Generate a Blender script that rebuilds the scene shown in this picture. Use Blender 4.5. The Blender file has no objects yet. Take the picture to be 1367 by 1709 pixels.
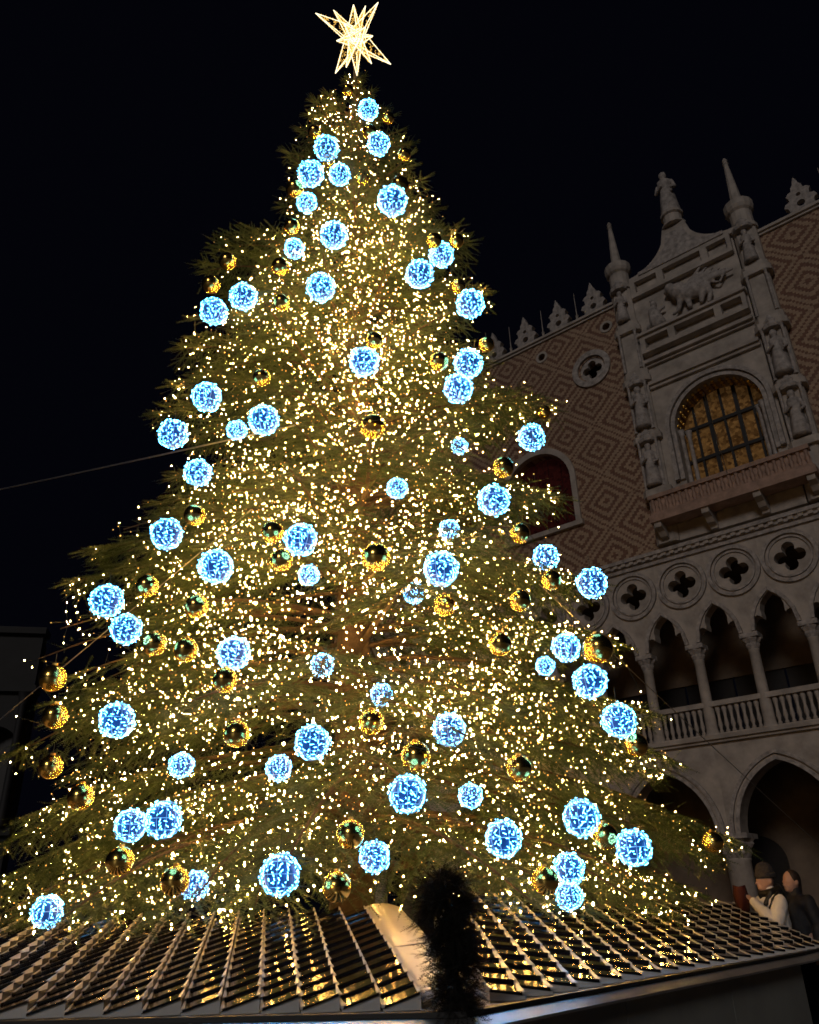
import bpy, math, random
import numpy as np
from mathutils import Vector, Matrix, geometry
random.seed(7); RNG = np.random.default_rng(7)
R = math.radians; PI = math.pi
scene = bpy.context.scene
C = scene.collection

# ------------------------------------------------------------------ camera
FPX, PITCH, ROLL = 1330.0, R(26.5), R(-1.8)          # focal length in photo pixels (1367 wide)
EYE = np.array([0.0, 0.0, 1.4])
fw = np.array([0, math.cos(PITCH), math.sin(PITCH)]); up0 = np.array([0, -math.sin(PITCH), math.cos(PITCH)]); r0 = np.array([1.0, 0, 0])
cr = math.cos(ROLL)*r0 + math.sin(ROLL)*up0; cu = -math.sin(ROLL)*r0 + math.cos(ROLL)*up0
cam = bpy.data.objects.new('camera', bpy.data.cameras.new('camera')); C.objects.link(cam)
cam.matrix_world = Matrix(((cr[0], cu[0], -fw[0], EYE[0]), (cr[1], cu[1], -fw[1], EYE[1]), (cr[2], cu[2], -fw[2], EYE[2]), (0, 0, 0, 1)))
cam.data.sensor_fit = 'HORIZONTAL'; cam.data.sensor_width = 36.0; cam.data.lens = 36.0*FPX/1367.0
cam.data.clip_start = 0.05; cam.data.clip_end = 2000
scene.camera = cam
def ray(x, y): return fw + cr*(x-683.5)/FPX - cu*(y-854.5)/FPX
def at_y(x, y, Y): d = ray(x, y); return EYE + d*(Y/d[1])
def at_z(x, y, Z): d = ray(x, y); return EYE + d*((Z-EYE[2])/d[2])

# ------------------------------------------------------------------ night sky, faint moon-like sun, exposure
world = bpy.data.worlds.new('World'); scene.world = world; world.use_nodes = True
wn = world.node_tree; bg = wn.nodes['Background']
sky = wn.nodes.new('ShaderNodeTexSky'); sky.sky_type = 'NISHITA'; sky.sun_disc = False
sky.sun_elevation = R(-6.0); sky.sun_rotation = R(200); sky.altitude = 0
hs = wn.nodes.new('ShaderNodeHueSaturation'); hs.inputs['Saturation'].default_value = 0.8
mixb = wn.nodes.new('ShaderNodeMix'); mixb.data_type = 'RGBA'; mixb.inputs[0].default_value = 0.93
mixb.inputs[7].default_value = (0.0100, 0.0112, 0.026, 1)
wn.links.new(sky.outputs[0], hs.inputs['Color']); wn.links.new(hs.outputs[0], mixb.inputs[6])
wn.links.new(mixb.outputs[2], bg.inputs[0]); bg.inputs[1].default_value = 0.10
sun = bpy.data.objects.new('sun', bpy.data.lights.new('sun', 'SUN')); C.objects.link(sun)
sun.data.energy = 0.40; sun.data.angle = R(12); sun.data.color = (1.0, 0.92, 0.86)
sun.rotation_euler = Vector((0.34, 0.90, -0.36)).to_track_quat('-Z', 'Y').to_euler()
vs = scene.view_settings; vs.view_transform = 'Standard'; vs.look = 'None'; vs.exposure = 0.0; vs.gamma = 1.0
cy = scene.cycles; cy.max_bounces = 4; cy.diffuse_bounces = 2; cy.glossy_bounces = 3; cy.transmission_bounces = 2
cy.use_light_tree = True; cy.caustics_reflective = False; cy.caustics_refractive = False; cy.sample_clamp_indirect = 6.0
cy.use_denoising = True; cy.use_adaptive_sampling = True; cy.adaptive_threshold = .02; cy.filter_width = 1.6

# ------------------------------------------------------------------ materials
def srgb(r, g, b): return tuple(((c/255)/12.92 if c/255 <= .04045 else ((c/255+.055)/1.055)**2.4) for c in (r, g, b)) + (1,)
def mat(name, col, rough=0.6, metal=0.0, noise=0.0, scale=4.0, bump=0.0, spec=0.5, col2=None):
    m = bpy.data.materials.new(name); m.use_nodes = True; nt = m.node_tree; b = nt.nodes['Principled BSDF']
    b.inputs['Base Color'].default_value = tuple(col)+(1,); b.inputs['Roughness'].default_value = rough
    b.inputs['Metallic'].default_value = metal; b.inputs['Specular IOR Level'].default_value = spec
    if noise > 0 or bump > 0:
        tc = nt.nodes.new('ShaderNodeTexCoord'); n = nt.nodes.new('ShaderNodeTexNoise')
        n.inputs['Scale'].default_value = scale; n.inputs['Detail'].default_value = 6; n.inputs['Roughness'].default_value = .62
        nt.links.new(tc.outputs['Object'], n.inputs['Vector'])
        if noise > 0:
            cr_ = nt.nodes.new('ShaderNodeValToRGB'); e = cr_.color_ramp.elements
            c2 = col2 or tuple(c*(1-noise) for c in col)
            e[0].position = .32; e[1].position = .68; e[0].color = tuple(c2)+(1,); e[1].color = tuple(min(1, c*(1+noise*.4)) for c in col)+(1,)
            nt.links.new(n.outputs['Fac'], cr_.inputs['Fac']); nt.links.new(cr_.outputs[0], b.inputs['Base Color'])
        if bump > 0:
            bp = nt.nodes.new('ShaderNodeBump'); bp.inputs['Strength'].default_value = bump; bp.inputs['Distance'].default_value = .02
            nt.links.new(n.outputs['Fac'], bp.inputs['Height']); nt.links.new(bp.outputs[0], b.inputs['Normal'])
    return m
def emis(name, col, s):
    m = bpy.data.materials.new(name); m.use_nodes = True; b = m.node_tree.nodes['Principled BSDF']
    b.inputs['Base Color'].default_value = (.02, .02, .02, 1)
    b.inputs['Emission Color'].default_value = tuple(col)+(1,); b.inputs['Emission Strength'].default_value = s
    m.cycles.emission_sampling = 'FRONT'
    return m
M = {
 'stone': mat('istrian_stone', (.45, .40, .36), .75, noise=.38, scale=1.3, bump=.35),
 'stone2': mat('carved_stone', (.42, .38, .36), .75, noise=.5, scale=5, bump=.6),
 'pink': mat('pink_marble', (.40, .26, .20), .6, noise=.4, scale=3, bump=.2),
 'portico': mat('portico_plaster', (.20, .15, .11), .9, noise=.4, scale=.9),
 'dark': mat('dark_timber_and_shade', (.012, .010, .010), .4, noise=.3),
 'iron': mat('black_iron', (.01, .01, .012), .5),
 'bark': mat('fir_bark', (.075, .05, .03), .9, noise=.5, scale=14, bump=.8),
 'cable': mat('steel_cable', (.5, .5, .5), .35, 0.9),
 'cord': mat('light_cord', (.02, .03, .02), .6),
 'white': mat('white_sheet_metal', (.74, .73, .71), .30, 0.15, noise=.12, scale=2.2, bump=.06),
 'steel': mat('brushed_steel', (.62, .62, .63), .28, .85, noise=.2, scale=3),
 'black': mat('black_rubber', (.012, .012, .012), .45),
 'glass': mat('black_glass', (.008, .008, .010), .07, spec=.9, bump=.05, scale=9),
 'wallgrey': mat('grey_panel', (.30, .31, .29), .55, noise=.18, scale=1.4, bump=.05),
 'gold': mat('gold_mirror', (1.0, .66, .16), .20, 1.0),
 'cap_boss_gold': mat('gold_cap_and_lit_boss', (.8, .5, .12), .3, 1.0),
 'wire': mat('white_wire', (.65, .75, .85), .4, .3),
 'skin': mat('skin', (.52, .31, .23), .5), 'jacket': mat('pale_jacket', (.80, .78, .76), .8, noise=.15, scale=9, bump=.3),
 'beanie': mat('grey_knit', (.045, .042, .045), .95, noise=.4, scale=60, bump=.6), 'navy': mat('black_jacket', (.012, .012, .016), .7),
 'jeans': mat('dark_trousers', (.02, .022, .035), .85), 'red': mat('dark_red_paper', (.06, .007, .006), .8), 'hair': mat('dark_hair', (.03, .018, .012), .6),
 'paving': None, 'brick': None,
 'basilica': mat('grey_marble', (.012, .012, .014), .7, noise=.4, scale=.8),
 'glow_fill': mat('blue_glow_fill', (.012, .05, .15), .5),
 'dark_needle': mat('silhouette_needles', (.010, .009, .006), .8),
}
BULB_L, BALL_L = 360.0, 34.0
M['bulb'] = emis('warm_led', (1.0, .50, .105), BULB_L)
M['dimbulb'] = emis('warm_led_dimmed', (1.0, .52, .13), 2.4); M['dimbulb'].cycles.emission_sampling = 'NONE'  # weaker emission for randomly picked bulbs, painting in their gold look
M['led'] = emis('blue_led', (.10, .48, 1.0), BALL_L)
M['starled'] = emis('star_led', (1.0, .86, .52), 2.3)
M['starled2'] = emis('star_gold_led', (1.0, .56, .10), 1.5)
def needle_mat():
    m = bpy.data.materials.new('fir_needles'); m.use_nodes = True; nt = m.node_tree; b = nt.nodes['Principled BSDF']
    g = nt.nodes.new('ShaderNodeNewGeometry'); r = nt.nodes.new('ShaderNodeValToRGB')
    tc = nt.nodes.new('ShaderNodeTexCoord'); n = nt.nodes.new('ShaderNodeTexNoise'); n.inputs['Scale'].default_value = 5; n.inputs['Detail'].default_value = 3
    nt.links.new(tc.outputs['Object'], n.inputs['Vector']); nt.links.new(n.outputs['Fac'], r.inputs['Fac'])
    e = r.color_ramp.elements; e[0].position = .3; e[1].position = .7; e[0].color = (.022, .050, .016, 1); e[1].color = (.080, .122, .040, 1)
    nt.links.new(r.outputs[0], b.inputs['Base Color']); b.inputs['Roughness'].default_value = .5; b.inputs['Specular IOR Level'].default_value = .35
    tr = nt.nodes.new('ShaderNodeBsdfTranslucent'); nt.links.new(r.outputs[0], tr.inputs[0])
    mx = nt.nodes.new('ShaderNodeMixShader'); mx.inputs[0].default_value = .12
    nt.links.new(b.outputs[0], mx.inputs[1]); nt.links.new(tr.outputs[0], mx.inputs[2]); nt.links.new(mx.outputs[0], nt.nodes['Material Output'].inputs[0])
    return m
M['needle'] = needle_mat()
def mnode(nt, op, a, b=None, c=None):
    n = nt.nodes.new('ShaderNodeMath'); n.operation = op
    for i, v in enumerate((a, b, c)):
        if v is None: continue
        if isinstance(v, (int, float)): n.inputs[i].default_value = v
        else: nt.links.new(v, n.inputs[i])
    return n.outputs[0]
def diamond_mat():
    m = bpy.data.materials.new('diamond_brick'); m.use_nodes = True; nt = m.node_tree; b = nt.nodes['Principled BSDF']
    tc = nt.nodes.new('ShaderNodeTexCoord'); s = nt.nodes.new('ShaderNodeSeparateXYZ'); nt.links.new(tc.outputs['Object'], s.inputs[0])
    # blocks are laid in courses: quantise position to the block so that the diagonals step
    bw, bh = .11, .055
    xq = mnode(nt, 'MULTIPLY', mnode(nt, 'FLOOR', mnode(nt, 'DIVIDE', s.outputs[0], bw)), bw)
    zq = mnode(nt, 'MULTIPLY', mnode(nt, 'FLOOR', mnode(nt, 'DIVIDE', s.outputs[2], bh)), bh)
    def cell(o, c0, per):
        return mnode(nt, 'ABSOLUTE', mnode(nt, 'SUBTRACT', mnode(nt, 'MODULO', mnode(nt, 'ADD', o, 100*per - c0 + per*.5), per), per*.5))
    W, H = 2.84, 2.60
    ax = cell(xq, -12.75, W)
    az = cell(zq, 22.3, H)
    d = mnode(nt, 'ADD', mnode(nt, 'DIVIDE', ax, W/2), mnode(nt, 'DIVIDE', az, H/2))
    dd = mnode(nt, 'MINIMUM', d, mnode(nt, 'SUBTRACT', 2.0, d))
    f = mnode(nt, 'FRACT', mnode(nt, 'ADD', mnode(nt, 'MULTIPLY', dd, 3.0), .62))
    n = nt.nodes.new('ShaderNodeTexNoise'); n.inputs['Scale'].default_value = 9; n.inputs['Detail'].default_value = 4
    nt.links.new(tc.outputs['Object'], n.inputs['Vector'])
    wn_ = nt.nodes.new('ShaderNodeTexWhiteNoise'); wn_.noise_dimensions = '3D'
    cb = nt.nodes.new('ShaderNodeCombineXYZ'); nt.links.new(xq, cb.inputs[0]); nt.links.new(zq, cb.inputs[2]); nt.links.new(cb.outputs[0], wn_.inputs['Vector'])
    st = mnode(nt, 'GREATER_THAN', f, .5)
    mx = nt.nodes.new('ShaderNodeMix'); mx.data_type = 'RGBA'; nt.links.new(st, mx.inputs[0])
    mx.inputs[6].default_value = (.34, .24, .165, 1); mx.inputs[7].default_value = (.165, .085, .058, 1)
    v = nt.nodes.new('ShaderNodeHueSaturation'); nt.links.new(mx.outputs[2], v.inputs['Color'])
    nt.links.new(mnode(nt, 'ADD', .62, mnode(nt, 'ADD', mnode(nt, 'MULTIPLY', wn_.outputs[0], .30), mnode(nt, 'MULTIPLY', n.outputs['Fac'], .5))), v.inputs['Value'])
    nt.links.new(v.outputs[0], b.inputs['Base Color']); b.inputs['Roughness'].default_value = .8
    return m
M['brick'] = diamond_mat()
def paving_mat():
    m = bpy.data.materials.new('trachyte_paving'); m.use_nodes = True; nt = m.node_tree; b = nt.nodes['Principled BSDF']
    tc = nt.nodes.new('ShaderNodeTexCoord'); br = nt.nodes.new('ShaderNodeTexBrick'); br.inputs['Scale'].default_value = 1.0
    br.inputs['Brick Width'].default_value = .9; br.inputs['Row Height'].default_value = .45; br.inputs['Mortar Size'].default_value = .012
    br.inputs['Color1'].default_value = (.10, .10, .10, 1); br.inputs['Color2'].default_value = (.14, .135, .13, 1); br.inputs['Mortar'].default_value = (.04, .04, .04, 1)
    nt.links.new(tc.outputs['Object'], br.inputs['Vector']); nt.links.new(br.outputs[0], b.inputs['Base Color']); b.inputs['Roughness'].default_value = .5
    return m
M['paving'] = paving_mat()
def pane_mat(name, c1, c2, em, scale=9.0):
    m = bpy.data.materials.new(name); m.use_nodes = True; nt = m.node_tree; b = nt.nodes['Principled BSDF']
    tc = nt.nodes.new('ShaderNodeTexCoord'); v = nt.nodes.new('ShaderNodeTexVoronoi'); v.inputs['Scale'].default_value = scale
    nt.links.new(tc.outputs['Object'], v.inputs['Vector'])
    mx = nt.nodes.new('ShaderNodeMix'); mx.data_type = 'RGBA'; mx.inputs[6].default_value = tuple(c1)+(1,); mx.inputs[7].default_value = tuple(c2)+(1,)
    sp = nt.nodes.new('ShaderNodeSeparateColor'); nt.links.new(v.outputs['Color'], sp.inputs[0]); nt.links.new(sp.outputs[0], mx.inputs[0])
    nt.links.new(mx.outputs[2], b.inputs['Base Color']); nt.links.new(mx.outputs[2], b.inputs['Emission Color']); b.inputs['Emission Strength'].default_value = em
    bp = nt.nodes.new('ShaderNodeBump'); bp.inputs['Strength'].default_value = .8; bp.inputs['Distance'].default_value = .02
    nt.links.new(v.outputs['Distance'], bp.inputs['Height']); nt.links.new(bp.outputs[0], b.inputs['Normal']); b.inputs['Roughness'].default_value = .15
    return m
M['pane'] = pane_mat('amber_glow_glass', (.10, .045, .014), (.36, .19, .06), .11, 8)  # amber reflections and a faint glow put into the glass
M['redpane'] = pane_mat('dark_red_glass', (.030, .006, .006), (.06, .012, .010), .10, 6)

# ------------------------------------------------------------------ mesh helpers
def link(name, me, parent=None):
    o = bpy.data.objects.new(name, me); C.objects.link(o)
    if parent is not None: o.parent = parent
    return o
def mesh_np(name, V, F, mats, parent=None, mi=None, smooth=False):
    """V (n,3), F (m,k) with one k"""
    me = bpy.data.meshes.new(name); V = np.asarray(V, dtype=np.float32); F = np.asarray(F, dtype=np.int32); k = F.shape[1]
    me.vertices.add(len(V)); me.vertices.foreach_set('co', V.ravel())
    me.loops.add(F.size); me.loops.foreach_set('vertex_index', F.ravel())
    me.polygons.add(len(F)); me.polygons.foreach_set('loop_start', np.arange(0, F.size, k, dtype=np.int32))
    for m in (mats if isinstance(mats, (list, tuple)) else [mats]): me.materials.append(m)
    if mi is not None: me.polygons.foreach_set('material_index', np.asarray(mi, dtype=np.int32))
    if smooth: me.polygons.foreach_set('use_smooth', np.ones(len(F), dtype=bool))
    me.update(); me.validate()
    return link(name, me, parent)
class MB:
    def __init__(s): s.v = []; s.f = []; s.m = []
    def add(s, vs, fs, mi=0):
        n = len(s.v); s.v += [tuple(p) for p in vs]; s.f += [tuple(i+n for i in f) for f in fs]; s.m += [mi]*len(fs); return s
    def box(s, x0, x1, y0, y1, z0, z1, mi=0):
        return s.add([(x0,y0,z0),(x1,y0,z0),(x1,y1,z0),(x0,y1,z0),(x0,y0,z1),(x1,y0,z1),(x1,y1,z1),(x0,y1,z1)],
                     [(0,3,2,1),(4,5,6,7),(0,1,5,4),(1,2,6,5),(2,3,7,6),(3,0,4,7)], mi)
    def cbox(s, x0, x1, y0, y1, z0, z1, c=.02, mi=0):   # box with chamfered vertical edges
        P = [(x0+c,y0),(x1-c,y0),(x1,y0+c),(x1,y1-c),(x1-c,y1),(x0+c,y1),(x0,y1-c),(x0,y0+c)]
        return s.add([p+(z0,) for p in P]+[p+(z1,) for p in P], [tuple(range(7,-1,-1)), tuple(range(8,16))]+[(i,(i+1)%8,8+(i+1)%8,8+i) for i in range(8)], mi)
    def lathe(s, prof, n=12, c=(0,0,0), mi=0, sx=1.0, sy=1.0, fold=0.0, nf=7):
        vs = []
        for i, (r, z) in enumerate(prof):
            for k in range(n):
                a = 2*PI*k/n; rr = r*(1+fold*math.sin(nf*a+i*.4))
                vs.append((c[0]+rr*math.cos(a)*sx, c[1]+rr*math.sin(a)*sy, c[2]+z))
        fs = [(i*n+k, i*n+(k+1)%n, (i+1)*n+(k+1)%n, (i+1)*n+k) for i in range(len(prof)-1) for k in range(n)]
        fs += [tuple(range(n-1,-1,-1)), tuple((len(prof)-1)*n+k for k in range(n))]
        return s.add(vs, fs, mi)
    def tube(s, pts, rad, n=6, mi=0, closed=False):
        pts = [Vector(p) for p in pts]; rads = [float(q) for q in (rad if isinstance(rad, (list, tuple)) else [rad]*len(pts))]; vs = []
        m = len(pts)
        for i, p in enumerate(pts):
            a = pts[i-1] if (i > 0 or closed) else p; b = pts[(i+1) % m] if (i < m-1 or closed) else p
            t = (b-a).normalized(); ref = Vector((0,0,1)) if abs(t.z) < .9 else Vector((1,0,0))
            e1 = t.cross(ref).normalized(); e2 = t.cross(e1)
            vs += [p+rads[i]*(math.cos(2*PI*k/n)*e1+math.sin(2*PI*k/n)*e2) for k in range(n)]
        rng = range(m) if closed else range(m-1)
        fs = [(i*n+k, i*n+(k+1)%n, ((i+1)%m)*n+(k+1)%n, ((i+1)%m)*n+k) for i in rng for k in range(n)]
        if not closed: fs += [tuple(range(n-1,-1,-1)), tuple((m-1)*n+k for k in range(n))]
        return s.add(vs, fs, mi)
    def cap(s, p0, p1, ra, rb, n=10, mi=0):   # tapered capsule
        p0 = Vector(p0); p1 = Vector(p1); t = (p1-p0); L = t.length or 1e-4; t = t/L if t.length else Vector((0,0,1))
        pts = []; rr = []
        for k in range(4): a = PI/2*(1-k/4.0); pts.append(p0-t*ra*math.sin(a)); rr.append(max(1e-3, ra*math.cos(a)))
        pts.append(p0); rr.append(ra); pts.append(p1); rr.append(rb)
        for k in range(1, 5): a = PI/2*(k/4.0); pts.append(p1+t*rb*math.sin(a)); rr.append(max(1e-3, rb*math.cos(a)))
        # one frame for the whole capsule
        ref = Vector((0,0,1)) if abs(t.z) < .9 else Vector((1,0,0)); e1 = t.cross(ref).normalized(); e2 = t.cross(e1); vs = []
        for p, q in zip(pts, rr): vs += [p+q*(math.cos(2*PI*k/n)*e1+math.sin(2*PI*k/n)*e2) for k in range(n)]
        m = len(pts); fs = [(i*n+k, i*n+(k+1)%n, (i+1)*n+(k+1)%n, (i+1)*n+k) for i in range(m-1) for k in range(n)]
        fs += [tuple(range(n-1,-1,-1)), tuple((m-1)*n+k for k in range(n))]
        return s.add(vs, fs, mi)
    def ell(s, c, r, n=12, mi=0, rot=None):
        vs = []; m = 8
        for i in range(m+1):
            a = PI*(i+.02)/(m+.04) if True else 0
            for k in range(n):
                p = Vector((r[0]*math.sin(a)*math.cos(2*PI*k/n), r[1]*math.sin(a)*math.sin(2*PI*k/n), -r[2]*math.cos(a)))
                if rot: p = rot @ p
                vs.append(Vector(c)+p)
        fs = [(i*n+k, i*n+(k+1)%n, (i+1)*n+(k+1)%n, (i+1)*n+k) for i in range(m) for k in range(n)]
        fs += [tuple(range(n-1,-1,-1)), tuple(m*n+k for k in range(n))]
        return s.add(vs, fs, mi)
    def plate(s, outer, holes, y0, y1, mi=0):   # outline in (x,z), extruded y0..y1
        loops = [outer]+list(holes); flat = [p for l in loops for p in l]
        tris = geometry.tessellate_polygon([[Vector((p[0], p[1], 0)) for p in l] for l in loops])
        n = len(flat); vs = [(p[0], y0, p[1]) for p in flat]+[(p[0], y1, p[1]) for p in flat]
        fs = []
        for t in tris:
            a, b, c = (flat[i] for i in t); cw = (b[0]-a[0])*(c[1]-a[1])-(b[1]-a[1])*(c[0]-a[0])
            if abs(cw) < 1e-9: continue
            t = tuple(t) if cw > 0 else tuple(reversed(t))
            fs.append(t); fs.append(tuple(i+n for i in reversed(t)))
        o = 0
        for l in loops:
            m = len(l); ar = sum(l[i][0]*l[(i+1)%m][1]-l[(i+1)%m][0]*l[i][1] for i in range(m))
            ccw = (ar > 0) == (l is outer)
            for i in range(m):
                a, b = o+i, o+(i+1)%m
                fs.append((a, a+n, b+n, b) if ccw else (a, b, b+n, a+n))
            o += m
        return s.add(vs, fs, mi)
    def build(s, name, mats, parent=None, smooth=False, loc=None):
        me = bpy.data.meshes.new(name); me.from_pydata([tuple(v) for v in s.v], [], s.f)
        for m in (mats if isinstance(mats, (list, tuple)) else [mats]): me.materials.append(m)
        me.polygons.foreach_set('material_index', s.m)
        if smooth: me.polygons.foreach_set('use_smooth', [True]*len(s.f))
        me.update(); o = link(name, me, parent)
        if loc is not None: o.location = loc
        return o
def empty(name, loc=(0,0,0), rz=0.0):
    o = bpy.data.objects.new(name, None); C.objects.link(o); o.location = loc; o.rotation_euler = (0, 0, rz); o.empty_display_size = .2; return o
def tag(o, label=None, cat=None, group=None, kind=None):
    if label: o['label'] = label
    if cat: o['category'] = cat
    if group: o['group'] = group
    if kind: o['kind'] = kind
    return o
def dup(o, parent=None, loc=None):
    c = o.copy(); C.objects.link(c)
    if parent is not None: c.parent = parent
    if loc is not None: c.location = loc
    return c
def blobby(o, voxel=.02, it=4):
    m = o.modifiers.new('remesh', 'REMESH'); m.mode = 'VOXEL'; m.voxel_size = voxel; m.use_smooth_shade = True
    s = o.modifiers.new('smooth', 'SMOOTH'); s.iterations = it; s.factor = .5
    return o

# ------------------------------------------------------------------ ground and sky line
g = MB(); g.add([(-300,-60,0),(300,-60,0),(300,500,0),(-300,500,0)], [(0,1,2,3)]); tag(g.build('ground', M['paving']), kind='structure')

# ------------------------------------------------------------------ the palace (local x along the facade, local y into the building)
PAL_RZ = -R(38.7); PAL_LOC = (18.523, 23.121, 0)
pal = tag(empty('palace', PAL_LOC, PAL_RZ), 'pink and white gothic palace with arcades, loggia and balcony window', 'building')
BAY = 2.05; COLS = [-12.2+BAY*k for k in range(-8, 8)]      # loggia column positions
U0, U1 = COLS[0]-.6, COLS[-1]+BAY/2
def parc(cx, a, h, z, n=10):            # pointed arch from left springing to right springing
    Rr = (a*a+h*h)/(2*a); c = Rr-a; pts = []
    t1 = math.atan2(h, -(-c)) if False else math.acos(max(-1, min(1, c/Rr)))
    for i in range(n+1): t = t1*i/n; pts.append((cx+c-Rr*math.cos(t), z+Rr*math.sin(t)))
    return pts + [(2*cx-x, zz) for x, zz in reversed(pts[:-1])]
def circ(cx, cz, r, n=20, a0=0): return [(cx+r*math.cos(a0+2*PI*i/n), cz+r*math.sin(a0+2*PI*i/n)) for i in range(n)]
def quatre(cx, cz, r, off, n=9):
    pts = []
    for q in range(4):
        a = q*PI/2; x0, z0 = cx+off*math.cos(a), cz+off*math.sin(a)
        for i in range(n): t = a-2.05+4.1*i/(n-1); pts.append((x0+r*math.cos(t), z0+r*math.sin(t)))
    return pts
# ground arcade: one bay between two big columns
ga = None
for k in range(0, 16, 2):
    cx = COLS[k]+0.0            # arch apex stands under a loggia column
    a0, a1 = cx-BAY, cx+BAY
    if ga is None:
        arch = parc(0, 1.66, 2.25, 3.4)
        outer = [(-BAY, 3.4)]+arch+[(BAY, 3.4), (BAY, 6.42), (-BAY, 6.42)]
        ga = MB().plate(outer, [], 0, .8).build('arcade_bay', M['stone'], pal, loc=(cx, 0, 0))
        ring = MB(); n = len(arch)
        for (off, y0, y1) in ((.10, -.06, .1), (.30, -.11, .1)):
            big = parc(0, 1.66+off, 2.25+off*1.05, 3.4)
            small = parc(0, 1.66+off-.12, 2.25+(off-.12)*1.05, 3.4)
            ring.plate(small+list(reversed(big)), [], y0, y1)
        ring_o = ring.build('archivolt', M['stone2'], ga)
    else:
        b = dup(ga, pal, (cx, 0, 0)); r_ = dup(ring_o, b)
col0 = None
for k in range(1, 16, 2):
    u = COLS[k]
    if col0 is None:
        col0 = MB().lathe([(.52,0),(.52,.12),(.44,.16),(.42,.3),(.40,2.55),(.43,2.6),(.41,2.64)], 20, (0,.4,0)).build('arcade_column', M['stone'], pal, True, (u,0,0))
        cap0 = MB().lathe([(.42,2.64),(.50,2.8),(.47,2.9),(.60,3.08),(.56,3.14),(.66,3.24)], 16, (0,.4,0), fold=.06, nf=8).cbox(-.62,.62,-.22,1.02,3.24,3.4,.06).build('capital', M['stone2'], col0)
    else:
        c = dup(col0, pal, (u,0,0)); dup(cap0, c)
# string course under the loggia
MB().box(U0, U1, -.16, .9, 6.42, 6.52).box(U0, U1, -.28, .9, 6.52, 6.66).build('string_course', M['stone'], pal)
# loggia columns, tracery, balustrade
def half(n=1):
    P = [(.15,0),(.17,.22),(.25,.42),(.36,.53),(.46,.56),(.55,.52),(.60,.46)]
    Q = [(.62,.58),(.60,.78),(.66,1.0),(.80,1.18),(1.025,1.36)]
    return P+Q
hp = half()
low = [(-x, 10.1+z) for x, z in reversed(hp)] + [(x, 10.1+z) for x, z in hp]
tr_outer = low + [(1.025, 13.62), (-1.025, 13.62)]
tr = cb = rg = None
for k, u in enumerate(COLS):
    if tr is None:
        cb = MB().lathe([(.30,6.66),(.30,6.76),(.23,6.82),(.205,6.95),(.185,9.45),(.21,9.5),(.195,9.53)], 16, (0,.3,0)).build('loggia_column', M['stone'], pal, True, (u,0,0))
        cc = MB().lathe([(.20,9.53),(.25,9.66),(.23,9.74),(.33,9.88),(.31,9.93)], 16, (0,.3,0), fold=.09, nf=8).cbox(-.33,.33,-.03,.63,9.93,10.1,.03).build('capital', M['stone2'], cb)
        tr = MB().plate(tr_outer, [quatre(0, 12.55, .235, .33)], .02, .55).build('tracery_panel', M['stone'], pal, loc=(u,0,0))
        rg = MB().plate(circ(0,12.55,1.0,36), [circ(0,12.55,.86,36)], -.10, .03).plate(circ(0,12.55,.80,36), [circ(0,12.55,.73,36)], -.05, .03).build('roundel', M['stone2'], tr)
        ap = [(x*1.0, 10.1+z) for x, z in [(.16,.02),(.24,.55),(.42,.95),(.68,1.28),(1.02,1.52)]]; an = [(.29,.02),(.36,.50),(.52,.86),(.74,1.15),(1.02,1.38)]
        rb = MB()
        for s in (-1, 1):
            o1 = [(s*x, z) for x, z in ap]; o2 = [(s*x, 10.1+z) for x, z in an]
            rb.plate(o1+list(reversed(o2)), [], -.07, .03)
        rb = rb.build('arch_rib', M['stone2'], tr)
    else:
        c = dup(cb, pal, (u,0,0)); dup(cc, c); t = dup(tr, pal, (u,0,0)); dup(rg, t); dup(rb, t)
bal = None
MB().box(U0, U1, .16, .44, 6.66, 6.78).build('balustrade_plinth', M['stone'], pal)
MB().box(U0, U1, .12, .48, 7.74, 7.92).build('balustrade_rail', M['stone'], pal)
for u in COLS[:-1]:
    for j in range(7):
        x = u+.33+(BAY-.66)*j/6
        if bal is None: bal = MB().lathe([(.075,6.78),(.075,6.86),(.045,6.92),(.085,7.08),(.05,7.32),(.065,7.5),(.09,7.62),(.09,7.74)], 8, (0,.3,0)).build('baluster', M['stone'], pal, True, (x,0,0))
        else: dup(bal, pal, (x,0,0))
# inside: portico and loggia backs, floors
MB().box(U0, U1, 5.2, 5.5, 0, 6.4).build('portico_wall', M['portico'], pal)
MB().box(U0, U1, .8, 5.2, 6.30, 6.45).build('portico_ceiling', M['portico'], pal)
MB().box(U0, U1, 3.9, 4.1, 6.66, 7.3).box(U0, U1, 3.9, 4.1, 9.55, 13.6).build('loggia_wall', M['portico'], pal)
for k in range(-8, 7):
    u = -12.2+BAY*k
    if k == -8: dk = MB().box(.04, 2.01, 4.0, 4.06, 7.3, 9.55).build('loggia_dark_panel', M['dark'], pal, loc=(u,0,0))  # near-black panel put where the loggia interior is only unlit
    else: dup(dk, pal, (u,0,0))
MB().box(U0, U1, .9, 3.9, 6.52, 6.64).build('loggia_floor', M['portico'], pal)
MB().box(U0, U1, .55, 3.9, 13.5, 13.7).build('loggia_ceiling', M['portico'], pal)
for k in range(0, 16, 4):   # portico doors
    MB().plate([(-.9,0),(.9,0),(.9,2.6)]+list(reversed(parc(0,.9,1.0,2.6)))[1:-1]+[(-.9,2.6)], [], 5.12, 5.19).build('portico_door', M['dark'], pal, loc=(COLS[k]+1.4,0,0))
MB().box(U0, U1, -.10, .6, 13.62, 13.80).box(U0, U1, -.20, .6, 13.80, 13.95).box(U0, U1, -.32, .6, 13.95, 14.10).build('cornice', M['stone2'], pal)
dn = None
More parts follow.
